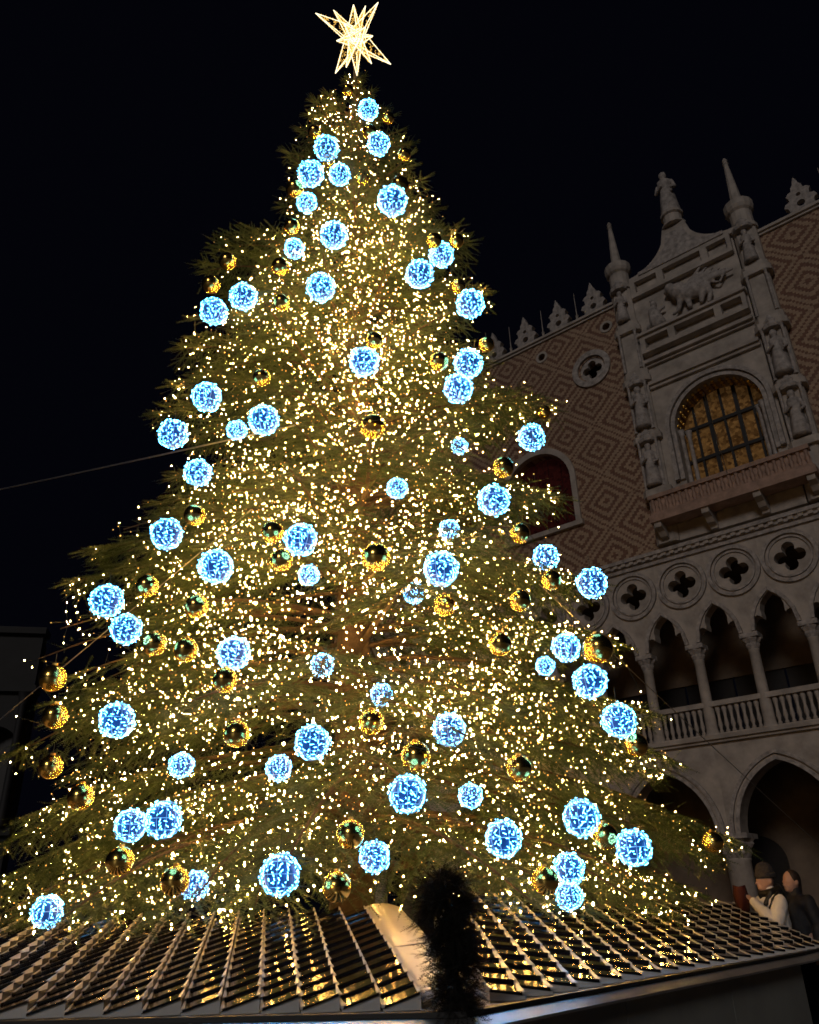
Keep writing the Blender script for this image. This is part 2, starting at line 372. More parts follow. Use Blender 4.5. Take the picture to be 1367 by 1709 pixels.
for k in range(90):
    u = U0+.1+k*.35
    if u > U1-.2: break
    if dn is None: dn = MB().box(-.09, .09, -.27, -.202, 13.82, 13.95).build('dentil', M['stone'], pal, loc=(u,0,0))
    else: dup(dn, pal, (u,0,0))
# upper wall with its openings
WA = parc(-7.22, 1.78, 1.75, 19.0, 12); WIN = [(-9.0, 16.4)]+WA+[(-5.44, 16.4)]
WL = parc(-15.95, 1.75, 1.75, 18.9, 12); WINL = [(-17.7, 16.6)]+WL+[(-14.2, 16.6)]
WL2 = [(x-5.2, z) for x, z in WINL]; WR = [(x+17.2, z) for x, z in WINL]
OC = (-12.4, 24.05)
wall_o = [(U0, 14.1), (U1, 14.1), (U1, 26.85), (U0, 26.85)]
MB().plate(wall_o, [WIN, WINL, WL2, WR, circ(OC[0], OC[1], .62, 24), circ(-11.35, 26.0, .22, 12), circ(-14.9, 26.0, .22, 12)], 0, .7).build('wall', M['brick'], pal)
MB().box(U0, U1, 1.0, 1.1, 14.2, 26.8).build('wall_back', M['dark'], pal)
MB().box(U0, U1, -.10, .75, 26.85, 26.97).box(U0, U1, -.2, .75, 26.97, 27.10).build('roof_cornice', M['stone'], pal)
oc = MB().plate(circ(OC[0], OC[1], .98, 32), [circ(OC[0], OC[1], .70, 32)], -.12, .05).plate(circ(OC[0], OC[1], .72, 32), [quatre(OC[0], OC[1], .21, .29)], .05, .3).build('oculus', M['stone2'], pal)
MB().plate(circ(-11.35, 26.0, .32, 20), [circ(-11.35, 26.0, .2, 20)], -.05, .05).build('small_oculus', M['stone'], pal)
MB().plate(circ(-14.9, 26.0, .32, 20), [circ(-14.9, 26.0, .2, 20)], -.05, .05).build('small_oculus', M['stone'], pal)
for W_, pm in ((WINL, 'redpane'), (WL2, 'redpane'), (WR, 'redpane')):
    cx = (W_[0][0]+W_[-1][0])/2; a = 1.75
    big = [(cx-a-.25, 16.6)]+parc(cx, a+.25, 2.05, 18.9, 12)+[(cx+a+.25, 16.6)]; small = [(cx-a+.01, 16.6)]+parc(cx, a-.01, 1.74, 18.9, 12)+[(cx+a-.01, 16.6)]
    w = MB().plate(big+list(reversed(small)), [], -.10, .2).box(cx-a-.35, cx+a+.35, -.2, .3, 16.38, 16.6).build('arched_window', M['stone'], pal)
    for i in range(5):
        x = cx-a+.1+i*(2*a-.2)/5; MB().box(x+.02, x+(2*a-.2)/5-.02, .60, .64, 16.62, 20.7).build('pane', M[pm], w)
# merlons with slim spikes between
def merlon_outline():
    h = [(.62,0),(.62,.22),(.48,.30),(.52,.52),(.66,.62),(.58,.80),(.40,.86),(.42,1.05),(.50,1.16),(.38,1.30),(.24,1.34),(.22,1.52),(.12,1.66),(.09,1.82)]
    return [(x, z) for x, z in h]+[(0, 2.05)]+[(-x, z) for x, z in reversed(h)]
mer = spk = None
for k in range(-9, 10):
    u = -11.86-1.95+1.95*(k+1)
    if -10.9 < u < -3.6: continue
    if u < U0+.7 or u > U1-.7: continue
    if mer is None:
        mer = MB().plate(merlon_outline(), [circ(0, .55, .17, 10), circ(0, 1.05, .10, 8)], 0, .28).build('merlon', M['stone2'], pal, loc=(u, .1, 27.10))
        spk = MB().lathe([(.07,0),(.06,.5),(.09,.55),(.03,.62),(.012,2.0)], 6).build('spike', M['stone'], pal, loc=(u+.97, .25, 27.10))
    else: dup(mer, pal, (u, .1, 27.10)); dup(spk, pal, (u+.97, .25, 27.10))

# central balcony window: piers, arch, frieze, relief, gable, statue
cw = MB()
cw.plate([(-9.75,14.2),(-4.95,14.2),(-4.95,27.2),(-9.75,27.2)], [[(-9.02,16.42)]+parc(-7.22,1.80,1.76,19.0,14)+[(-5.42,16.42)]], -.35, -.003)
cw = cw.build('window_surround', M['stone'], pal)
for (off, y0) in ((.16, -.47), (.36, -.58)):
    big = [(-9.02-off+.0, 16.7)]+parc(-7.22, 1.80+off, 1.76+off, 19.0, 14)+[(-5.42+off, 16.7)]
    s_ = off-.17; small = [(-9.02-s_, 16.7)]+parc(-7.22, 1.80+s_, 1.76+s_, 19.0, 14)+[(-5.42+s_, 16.7)]
    MB().plate(big+list(reversed(small)), [], y0, -.353).build('archivolt', M['stone2'], cw)
# coffered soffit bosses, gold-coloured in place of warm light on stone, and jamb colonnettes
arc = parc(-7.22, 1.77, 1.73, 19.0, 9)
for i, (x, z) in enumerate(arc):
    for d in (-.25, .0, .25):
        if i == 0 and d == -.25: bos = MB().ell((0,0,0), (.08,.08,.08), 8).build('boss', M['cap_boss_gold'], cw, True, (x, d+.1, z))
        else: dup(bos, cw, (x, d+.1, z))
for x in (-8.88, -8.66, -5.56, -5.78):
    MB().lathe([(.11,16.45),(.09,16.6),(.085,18.7),(.13,18.8),(.11,18.85),(.15,19.0)], 10, (x, -.2+(.25 if abs(x+7.22) < 1.6 else 0), 0)).build('colonnette', M['stone2'], cw, True)
for i in range(6):       # iron bars and the amber-glowing panes between
    x = -9.0+.593*(i+1)
    if i < 5: MB().box(x-(.075 if i in (1, 3) else .045), x+(.075 if i in (1, 3) else .045), .42, .52, 16.4, 20.8).build('glazing_bar', M['iron'], cw)
for z in (17.75, 19.25): MB().box(-9.0, -5.44, .40, .54, z-.07, z+.07).build('glazing_bar', M['iron'], cw)
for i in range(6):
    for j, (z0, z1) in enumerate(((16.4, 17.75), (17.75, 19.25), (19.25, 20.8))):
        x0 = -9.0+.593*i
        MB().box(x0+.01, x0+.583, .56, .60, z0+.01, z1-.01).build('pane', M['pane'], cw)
# mouldings above the arch, recessed panel rows
for (z0, z1, y) in ((21.35,21.5,-.5),(21.5,21.66,-.62),(22.5,22.62,-.5),(22.62,22.78,-.66)):
    MB().box(-9.7, -5.0, y, -.353, z0, z1).build('moulding', M['stone'], cw)
def panel_row(z0, z1, name, ys=-.62):
    hs = [[(x0, z0+.22), (x1, z0+.22), (x1, z1-.18), (x0, z1-.18)] for x0, x1 in ((-9.45,-8.4),(-8.1,-6.35),(-6.05,-5.2))]
    MB().plate([(-9.68,z0),(-5.02,z0),(-5.02,z1),(-9.68,z1)], hs, ys, -.353).build(name, M['stone'], cw)
panel_row(23.1, 24.0, 'lower_parapet', -.72); panel_row(26.35, 27.35, 'upper_parapet')
MB().box(-9.75, -4.95, -.85, -.353, 24.0, 24.12).build('moulding', M['stone'], cw)
# relief: winged lion facing a kneeling figure
ln = MB()
X = lambda u, z, y=-.62: (u, y, z)
ln.ell(X(-7.0,25.25), (.75,.30,.42)); ln.ell(X(-7.62,25.55), (.40,.34,.42)); ln.ell(X(-7.92,25.85), (.26,.30,.28)); ln.ell(X(-8.12,25.78), (.14,.16,.13))
ln.cap(X(-7.55,25.2), X(-7.75,24.6), .16, .10); ln.cap(X(-7.75,24.6), X(-7.98,24.5), .10, .09); ln.cap(X(-7.3,25.1), X(-7.25,24.5), .16, .11); ln.cap(X(-6.45,25.1), X(-6.3,24.75), .22, .12); ln.cap(X(-6.3,24.75), X(-6.45,24.35), .11, .10)
ln.cap(X(-6.6,25.0), X(-6.75,24.5), .2, .1); ln.cap(X(-6.25,25.3), X(-5.85,25.05), .07, .05); ln.cap(X(-5.85,25.05), X(-5.6,25.35), .05, .06)
for i in range(6): ln.cap(X(-7.2+.1*i,25.5-.02*i,-.68), X(-6.5+.25*i,26.25-.17*i,-.62), .15, .06)
blobby(ln.build('lion_relief', M['stone2'], cw), .05, 3)
dg = MB(); dg.cap(X(-8.75,24.4), X(-8.85,25.1), .36, .24); dg.ell(X(-8.78,25.45), (.15,.17,.19)); dg.cap(X(-8.8,25.62), X(-8.88,25.72), .12, .06); dg.cap(X(-8.7,25.05), X(-8.35,25.1), .12, .07); dg.cap(X(-8.6,24.35), X(-9.15,24.35), .2, .16)
blobby(dg.build('kneeling_figure_relief', M['stone2'], cw), .04, 3)
# concave gable
gp = [(-9.7,27.35)]
for i in range(13):
    t = i/12; gp.append((-9.7+1.95*t, 27.6+1.75*(1-math.sqrt(max(0, 1-t*t)))))
gp += [(-7.22-.48, 29.45), (-7.22+.48, 29.45)]+[(-14.44-x, z) for x, z in reversed(gp[1:])]+[(-4.74, 27.35)]
gp = [(max(-9.7, min(-4.74, x)), z) for x, z in gp]
MB().plate(gp, [], -.5, -.05).build('gable', M['stone'], cw)
MB().plate([(x*.8-7.22*.2, 27.5+(z-27.35)*.72) for x, z in gp], [], -.56, -.503).build('gable_panel', M['stone2'], cw)
MB().lathe([(.55,29.4),(.55,29.5),(.42,29.56),(.42,30.0),(.52,30.06),(.52,30.2)], 12, (-7.22,-.25,0)).build('statue_pedestal', M['stone'], cw)
def statue(name, c, h, parent, m='stone2'):
    b = MB(); s = h/1.8
    b.lathe([(.30*s,0),(.30*s,.05*s),(.27*s,.3*s),(.22*s,.8*s),(.19*s,1.0*s),(.23*s,1.25*s),(.22*s,1.38*s),(.10*s,1.5*s),(.07*s,1.53*s),(.10*s,1.58*s),(.125*s,1.68*s),(.10*s,1.78*s),(.03*s,1.82*s)], 16, c, fold=.07, nf=6)
    x, y, z = c
    b.cap((x-.22*s,y,z+1.32*s), (x-.28*s,y-.08*s,z+1.02*s), .07*s, .06*s); b.cap((x-.28*s,y-.08*s,z+1.02*s), (x-.06*s,y-.24*s,z+1.08*s), .06*s, .045*s)
    b.cap((x+.22*s,y,z+1.32*s), (x+.30*s,y-.05*s,z+1.0*s), .07*s, .06*s); b.cap((x+.30*s,y-.05*s,z+1.0*s), (x+.24*s,y-.25*s,z+.86*s), .06*s, .045*s)
    return b.build(name, M[m], parent, True)
statue('crowning_statue', (-7.22,-.25,30.2), 2.75, cw)
# side piers with niche figures, caps and spires
for px in (-10.22, -4.42):
    p = MB().cbox(px-.46, px+.46, -.55, -.003, 14.2, 27.2, .14).build('pier', M['stone'], pal)
    for (z0, z1, w) in ((16.3,16.6,.60),(18.9,19.15,.62),(19.15,19.35,.54),(21.8,22.1,.64),(22.1,22.5,.56),(24.6,24.9,.62),(24.9,25.2,.54)):
        MB().cbox(px-w, px+w, -.62-(w-.5), .05, z0, z1, .18).build('pier_moulding', M['stone'], p)
    for (z0, h) in ((16.7, 2.0), (19.5, 2.1), (25.25, 1.75)):
        statue('niche_statue', (px, -.68, z0), h, p)
        MB().lathe([(.42,0),(.46,.12),(.30,.28),(.34,.36),(.16,.55),(.05,.85)], 8, (px, -.62, z0+h+.08-.0), sx=.9, sy=.7).build('niche_canopy', M['stone2'], p)
    for dx in (-.38, .38):
        for (z0, z1) in ((16.6,18.9),(19.35,21.8),(22.5,24.6)):
            MB().lathe([(.09,z0),(.06,z0+.1),(.06,z1-.12),(.10,z1)], 8, (px+dx, -.66, 0)).build('pier_colonnette', M['stone2'], p)
    MB().lathe([(.55,27.2),(.55,27.4),(.46,27.5),(.46,28.2),(.56,28.3),(.62,28.45),(.62,28.75),(.50,28.82),(.30,28.86)], 14, (px,-.25,0)).build('pier_cap', M['stone'], p)
    MB().lathe([(.27,28.86),(.25,29.0),(.10,31.35),(.14,31.42),(.09,31.52),(.13,31.62),(.03,31.8)], 10, (px,-.25,0)).build('spire', M['stone'], p)
# balcony
bc = MB().box(-10.45, -4.2, -1.35, -.6, 15.45, 15.75).box(-10.38, -4.27, -1.28, -.6, 15.75, 15.87).build('balcony', M['pink'], pal)
MB().box(-10.4, -4.25, -1.33, -1.0, 16.45, 16.62).build('balcony_rail', M['pink'], bc)
MB().box(-10.36, -4.3, -1.20, -1.16, 15.87, 16.45).build('balcony_panel', M['pink'], bc)
for i in range(22):
    x = -10.25+i*(5.85/21)
    if i == 0: bb = MB().lathe([(.09,15.87),(.06,15.95),(.10,16.1),(.06,16.3),(.09,16.45)], 8, (0,-1.20,0)).build('baluster', M['pink'], bc, True, (x,0,0))
    else: dup(bb, bc, (x,0,0))
for x in (-10.2, -8.3, -6.35, -4.45):
    o = MB().plate([(0,15.45),(-.9,15.45),(-.88,15.25),(-.6,15.15),(-.45,14.98),(-.2,14.93),(-.17,14.82),(0,14.8)], [], -.14, .14).build('console', M['stone'], bc)
    o.rotation_euler = (0, 0, R(90)); o.location = (x, -.36, 0)
bc.location.z = -.62

# distant basilica flank on the far side of the tree
bas = tag(empty('basilica', (-29.6, 50.0, 0), R(12)), 'dark grey marble church flank far behind the tree', 'building')
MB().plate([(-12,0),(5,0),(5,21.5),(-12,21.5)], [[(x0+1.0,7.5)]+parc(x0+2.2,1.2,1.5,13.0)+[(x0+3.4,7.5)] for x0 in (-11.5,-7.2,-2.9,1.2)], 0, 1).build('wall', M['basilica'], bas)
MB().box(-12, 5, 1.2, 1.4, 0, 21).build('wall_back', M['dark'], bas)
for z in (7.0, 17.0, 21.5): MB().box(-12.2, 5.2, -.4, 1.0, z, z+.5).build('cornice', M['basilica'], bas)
for x in (-11.6,-7.4,-6.9,-3.1,-2.6,1.0,1.5,4.6):
    MB().lathe([(.34,7.5),(.26,7.8),(.24,15.9),(.40,16.9)], 10, (x,-.35,0)).build('column', M['basilica'], bas, True)

bas.scale = (1, 1, .86)
# ------------------------------------------------------------------ tree base: low polygonal plinth with louvred glass roof
ZE = .95
K = at_z(780, 1690, ZE); LW = at_z(0, 1706, ZE); RE = at_z(1341, 1590, ZE)
dl = (LW-K)/np.linalg.norm(LW-K); dr = (RE-K)/np.linalg.norm(RE-K)
LE = K+dl*6.2; RE2 = RE+np.array([math.cos(R(54)), math.sin(R(54)), 0])*2.4
plan = [K, RE, RE2, np.array([2.2, 13.2, ZE]), np.array([-3.0, 13.6, ZE]), np.array([-6.6, 10.2, ZE]), LE]
base = tag(empty('plinth', (-.7, 9.0, 0)), 'low grey plinth round the fir with rows of black glass louvres', 'plinth')
def loc_(p, z=None): return (p[0]+.7, p[1]-9.0, p[2] if z is None else z)
def prism(name, poly, z0, z1, m, parent, inset=0.0):
    c = np.mean([p[:2] for p in poly], axis=0); pts = []
    for p in poly:
        d = p[:2]-c; q = c+d*(1-inset/np.linalg.norm(d)); pts.append(q)
    n = len(pts); b = MB(); b.add([loc_((q[0], q[1], z0)) for q in pts]+[loc_((q[0], q[1], z1)) for q in pts], [tuple(range(n-1,-1,-1)), tuple(range(n,2*n))]+[(i,(i+1)%n,n+(i+1)%n,n+i) for i in range(n)])
    return b.build(name, m, parent)
# wall panels of the plinth, one board per length, open under the eave beyond the corner
def wall_run(A, B, n):
    d = (B-A)/np.linalg.norm(B-A); nn = np.array([-d[1], d[0], 0]); L = np.linalg.norm(B-A)/n
    for i in range(n):
        a = A+d*(L*i+.003); b_ = A+d*(L*(i+1)-.003); m = MB(); q = [a+nn*.05, b_+nn*.05, b_+nn*.09, a+nn*.09]
        m.add([loc_(p, 0.0) for p in q]+[loc_(p, ZE-.075) for p in q], [(3,2,1,0),(4,5,6,7),(0,1,5,4),(1,2,6,5),(2,3,7,6),(3,0,4,7)])
        m.build('wall_panel', M['wallgrey'], base)
wall_run(LE, K, 3); wall_run(K, RE, 3)
def fascia(A, B, m, z0, z1, out, nm):
    d = (B-A)/np.linalg.norm(B-A); nn = np.array([d[1], -d[0], 0])
    q = [A+nn*out, B+nn*out, B-nn*.06, A-nn*.06]; b = MB()
    b.add([loc_(p, z0) for p in q]+[loc_(p, z1) for p in q], [(3,2,1,0),(4,5,6,7),(0,1,5,4),(1,2,6,5),(2,3,7,6),(3,0,4,7)]); return b.build(nm, m, base)
for A, B in ((LE, K), (K, RE), (RE, RE2)):
    d = (B-A)/np.linalg.norm(B-A)
    nn = np.array([d[1], -d[0], 0]); a_, b_ = A+d*.004, B-d*.004; tb = MB()
    tb.add([loc_(p+nn*o_, z_) for p in (a_, b_) for o_, z_ in ((-.02, ZE-.021), (.012, ZE-.023), (.072, ZE-.060), (.072, ZE-.074), (-.02, ZE-.074))], [(0,1,6,5),(1,2,7,6),(2,3,8,7),(3,4,9,8),(4,3,2,1,0),(5,6,7,8,9)])
    tb.build('eave_trim', M['steel'], base); fascia(A+d*.004, B-d*.004, M['black'], ZE-.020, ZE+.004, .004, 'gutter')
prism('deck', plan, ZE-.03, ZE-.004, M['white'], base, .05)
HD = np.array([math.sin(R(-10)), math.cos(R(-10)), 0]); HP = np.array([HD[1], -HD[0], 0])
# ridge sheet over the corner
Hl = at_z(702, 1676, ZE+.02)
q0 = Hl+HP*.010; q1 = K+np.array([0.06, .10, 0]); q1 = Hl+HP*.36
b = MB(); n = 14; vs = []
for i in range(n):
    t = 2.9*i/(n-1)
    for k in range(7):
        w = .010+.32*k/6; p = Hl+HP*w+HD*(t-.10*(k/6)); zz = ZE+.03+.150*t+.045*math.sin(PI*k/6)+.004*math.sin(7*t+k)
        vs.append(loc_((p[0], p[1], zz)))
b.add(vs, [(i*7+k, i*7+k+1, (i+1)*7+k+1, (i+1)*7+k) for i in range(n-1) for k in range(6)])
rs = b.build('ridge_sheet', M['white'], base, True)
md = rs.modifiers.new('thickness', 'SOLIDIFY'); md.thickness = .006
# louvre columns
PW, PP, NR = .2, .2, 13
def slat_mesh(w, tilt, hs, cl, cr_, inc=.016):
    b = MB(); zt = lambda x: tilt*x
    def slab(x0, x1, y0, y1, za, zb, mi, x0b=None, x1b=None):
        x0b = x0 if x0b is None else x0b; x1b = x1 if x1b is None else x1b
        b.add([(x0,y0,za+zt(x0)),(x1,y0,za+zt(x1)),(x1b,y1,za+zt(x1b)),(x0b,y1,za+zt(x0b)),(x0,y0,zb+zt(x0)),(x1,y0,zb+zt(x1)),(x1b,y1,zb+zt(x1b)+inc),(x0b,y1,zb+zt(x0b)+inc)],
              [(0,3,2,1),(4,5,6,7),(0,1,5,4),(1,2,6,5),(2,3,7,6),(3,0,4,7)], mi)
    hf = hs-inc
    slab(cl*.5, w-cr_*.5, 0, PP+.004, 0, hf, 0)
    slab(0, cl, .016, PP+.002, hf*.3, hf+.004, 1, 0, cl*.45); slab(w-cr_, w-.003, .016, PP+.002, hf*.3, hf+.004, 1, w-cr_*.45, w-.003)
    o = b.build('slat', [M['glass'], M['white']]); return o
def column(proto, org, pdv, rdv, tilt, hs, nr, zb, indiv):
    ang = math.atan2(pdv[1], pdv[0])
    p = MB(); w = PW; L = nr*PP; mside = 1 if tilt > 0 else 0
    zf = lambda x: tilt*x
    zl = hs*nr
    p.add([(0.004,.012,-zb),(w-.004,.012,-zb),(w-.004,.012,zf(w-.004)-.001),(.004,.012,zf(.004)-.001)], [(0,1,2,3)])
    p.add([(.003,.012,-zb),(.003,L,-zb),(.003,L,zl+zf(0)-hs*1.1),(.003,.012,zf(0)-.004)], [(0,3,2,1)], mside); p.add([(w-.006,.012,-zb),(w-.006,L,-zb),(w-.006,L,zl+zf(w)-hs*1.1),(w-.006,.012,zf(w)-.004)], [(0,1,2,3)], mside)
    o = p.build('roof_panel', [M['white'], M['black']], base, loc=loc_((org[0], org[1], ZE+zb))); o.rotation_euler = (0, 0, ang)
    rest = MB()
    for j in range(nr):
        if indiv(j):
            s = proto.copy(); C.objects.link(s); s.parent = o; s.location = (0, PP*j, hs*j); s.rotation_euler = (0, 0, 0)
        else:
            me = proto.data; rest.v, rest.f, rest.m = rest.v, rest.f, rest.m; n0 = len(rest.v)
            rest.v += [(v.co.x, v.co.y+PP*j, v.co.z+hs*j) for v in me.vertices]
            rest.f += [tuple(i+n0 for i in pl.vertices) for pl in me.polygons]; rest.m += [pl.material_index for pl in me.polygons]
    if rest.v: tag(rest.build('upper_slat', [M['glass'], M['white']], o), kind='stuff')
    return o
TL, TR = .30, -.12
prL = slat_mesh(PW, TL, .032, .022, .022, .020); prR = slat_mesh(PW, TR, .044, .012, .044, .029)
for i in range(19):
    org = Hl-HP*(PW*(i+1))
    # slide along the rib to meet the eave line
    t = np.linalg.solve(np.array([[HD[0], -dl[0]], [HD[1], -dl[1]]]), (K-org)[:2]); org = org+HD*(t[0]+.10)
    column(prL, org, HP, HD, TL, .032, NR, .010, lambda j, i=i: i < 14 and j < 10)
HD2 = np.array([math.sin(R(-6)), math.cos(R(-6)), 0]); HP2 = np.array([HD2[1], -HD2[0], 0])
Hr = at_z(830, 1672, ZE+.02)
for i in range(20):
    o0 = Hr+HP2*(PW*i); pr = o0+HP2*PW
    eA, eD = (K, dr)
    t = np.linalg.solve(np.array([[HD2[0], -eD[0]], [HD2[1], -eD[1]]]), (eA-pr)[:2]); org = o0+HD2*(t[0]+.055)
    column(prR, org, HP2, HD2, TR, .044, 9 if i > 7 else 12, .045, lambda j, i=i: j < (9 if i < 14 else 7))
for p in (prL, prR): bpy.data.objects.remove(p)

# ------------------------------------------------------------------ the fir tree
TX, TY = -.71, 9.0
OUT = [(150,562,622),(185,508,650),(240,482,688),(300,468,705),(345,452,738),(385,450,790),(420,420,795),(450,340,800),(490,330,815),(540,345,828),(580,290,828),(650,272,828),(690,248,925),(740,248,930),(770,258,890),(830,242,945),(890,242,958),(930,160,968),(970,108,1012),(1010,105,1018),(1060,85,1042),(1100,50,1046),(1150,52,1085),(1200,55,1106),(1250,10,1146),(1290,5,1150),(1350,20,1195),(1400,0,1225),(1450,-30,1215),(1500,-50,1185)]
tab = []
for y, xl, xr in OUT:
    a = at_y(xl, y, TY); b = at_y(xr, y, TY); tab.append(((a[2]+b[2])/2, TX-a[0], b[0]-TX))
tab = np.array(sorted(tab))
def prof(z, az):
    l = np.interp(z, tab[:,0], tab[:,1]); r = np.interp(z, tab[:,0], tab[:,2]); return (l+r)/2+(r-l)/2*np.cos(az)
def prof_s(z, az):        # smoothed
    return np.mean([prof(z+d, az) for d in (-.7,-.35,0,.35,.7)], axis=0)

# ornaments: photo position of the centre, apparent size, how deep among the needles
BALLS = [(615,183,34,0),(632,240,38,.1),(545,247,42,0),(518,290,44,0),(567,292,36,.1),(655,335,54,0),(512,338,34,.15),(557,393,46,0),(491,415,34,.1),(737,425,42,.1),(700,458,48,0),(535,480,48,0),(406,495,46,0),(357,520,46,0),(785,507,48,0),(608,603,50,0),(782,607,50,0),(765,648,50,.1),(345,662,50,0),(440,701,52,0),(289,724,50,0),(395,718,34,.2),(887,730,46,0),(330,789,46,0),(663,815,36,.3),(767,745,28,.35),(824,835,54,0),(502,900,56,0),(278,891,54,0),(750,885,36,.3),(360,945,58,0),(736,950,60,0),(911,930,44,.2),(515,960,36,.35),(988,973,52,0),(178,1003,56,0),(210,1050,52,0),(690,990,36,.35),(390,1090,56,.2),(945,1080,48,.15),(910,1112,28,.3),(538,1110,40,.3),(985,1137,58,0),(637,1160,34,.35),(195,1202,60,0),(1033,1202,58,.05),(750,1218,56,.1),(521,1239,60,0),(303,1277,42,.25),(465,1282,44,.3),(680,1325,64,0),(785,1328,38,.3),(218,1378,54,.1),(273,1368,62,0),(970,1365,62,0),(840,1400,62,0),(1058,1415,60,0),(625,1430,52,.1),(467,1460,68,0),(950,1450,52,.1),(950,1495,42,.15),(78,1522,52,.1),(325,1478,36,.2)]
GOLDS = [(580,150,17,0),(648,197,20,0),(525,220,25,0),(617,220,27,0),(548,268,22,.1),(675,258,19,0),(492,315,33,0),(667,310,35,0),(605,297,20,.1),(487,378,29,0),(725,402,29,0),(762,402,27,0),(468,445,33,0),(352,475,34,0),(380,436,32,0),(765,478,28,.05),(470,505,25,0),(625,568,29,0),(733,603,35,0),(812,575,23,0),(437,630,31,0),(622,712,48,0),(908,688,25,0),(840,780,40,0),(455,888,36,0),(325,860,40,0),(470,935,42,0),(627,930,54,0),(868,890,32,0),(246,978,37,0),(328,1012,38,0),(868,1002,31,0),(920,968,36,0),(742,1010,42,.05),(835,1075,40,0),(998,1082,56,0),(258,1075,40,0),(310,1085,32,0),(375,1135,40,0),(88,1132,50,0),(92,1195,46,0),(395,1225,37,0),(620,1205,32,.05),(694,1262,54,0),(867,1282,44,0),(135,1330,40,0),(1010,1395,46,0),(585,1392,42,0),(200,1437,44,0),(292,1470,38,0),(562,1480,36,0),(910,1470,46,0),(1062,1243,38,0),(1190,1405,32,0),(85,1280,44,.05)]
def place(x, y, d, deep):
    dv = ray(x, y); best = None
    for t in np.arange(3.5, 22, .03):
        p = EYE+dv*t; dx, dy = p[0]-TX, p[1]-TY; rr = math.hypot(dx, dy); az = math.atan2(dy, dx)
        if rr < prof_s(p[2], az)*(1.0-deep*1.15)+.02: best = (p, t); break
    if best is None:                    # beyond the silhouette: nearest approach to the trunk axis
        t = (TY-.35)/dv[1]; best = (EYE+dv*t, t)
    p, t = best; return p, float(np.clip(d*t/FPX/2, .10, .185))
PB = [place(*b) for b in BALLS]; PG = [(p, r*.9) for p, r in (place(b[0], b[1], b[2], b[3]+.05) for b in GOLDS)]
ORN = np.array([p for p, r in PB+PG]); ORR = np.array([r for p, r in PB+PG]); ORD = np.array([b[3] for b in BALLS+GOLDS])

# twig templates: a thin stem with flat needles
def twig(seed, nn=11, L=.24, w=.0046):
    rg_ = np.random.default_rng(seed); V = []; F = []
    V += [(0,-.003,0),(0,.003,0),(L,0,0)]; F += [(0,1,2)]
    for i in range(nn):
        x = L*(.04+.96*i/nn)
        for s in (-1, 1):
            ln_ = .034*(1-.35*(i/nn))*rg_.uniform(.8,1.15); fa = R(rg_.uniform(38,62)); up_ = rg_.uniform(-.15,.55)
            dx, dy, dz = math.cos(fa)*ln_, s*math.sin(fa)*ln_, up_*ln_
            n = len(V); V += [(x-w,0,0),(x+w,0,0),(x+dx,dy,dz)]; F += [(n,n+1,n+2)]
        if i % 2 == 0:
            ln_ = .028; n = len(V); dy = rg_.uniform(-.3,.3)*ln_; V += [(x,-.003,0),(x,.003,0),(x+ln_*.6,dy,ln_*.8)]; F += [(n,n+1,n+2)]
    for s in (-.5, 0, .5):
        n = len(V); V += [(L-.003,-.002,0),(L-.003,.002,0),(L+.03,s*.03,.006)]; F += [(n,n+1,n+2)]
    return np.array(V), np.array(F)
TW = [twig(s) for s in range(6)]; TWL = [twig(s+20, 7, w=.007) for s in range(6)]
def expand(pos, dirs, ups, scale, templ):
    """many twigs -> one vertex array and face array"""
    Vs = []; Fs = []; n0 = 0
    which = RNG.integers(0, len(templ), len(pos))
    for k, (tv, tf) in enumerate(templ):
        s = which == k
        if not s.any(): continue
        P, D, U_, S = pos[s], dirs[s], ups[s], scale[s]
        D = D/np.linalg.norm(D, axis=1, keepdims=True); Yv = np.cross(U_, D); Yv /= np.linalg.norm(Yv, axis=1, keepdims=True)+1e-9; Z = np.cross(D, Yv)
        W = P[:,None,:]+S[:,None,None]*(tv[None,:,0:1]*D[:,None,:]+tv[None,:,1:2]*Yv[:,None,:]+tv[None,:,2:3]*Z[:,None,:])
        m = len(P); Vs.append(W.reshape(-1,3)); Fs.append((tf[None,:,:]+(np.arange(m)*len(tv))[:,None,None]+n0).reshape(-1,3)); n0 += m*len(tv)
    return np.concatenate(Vs), np.concatenate(Fs)

tree = tag(empty('fir_tree', (TX, TY, 1.0)), 'tall fir tree covered with warm fairy lights on the glass louvred plinth', 'tree')
TB = np.array([TX, TY, 1.0])
tk = MB(); tk.tube([(.0,0,0),(.02,0,2),(-.01,.02,5),(.02,0,8.5),(0,0,11.5),(0,0,14.1)], [.24,.21,.17,.11,.06,.02], 12); tk.build('trunk', M['bark'], tree, True)

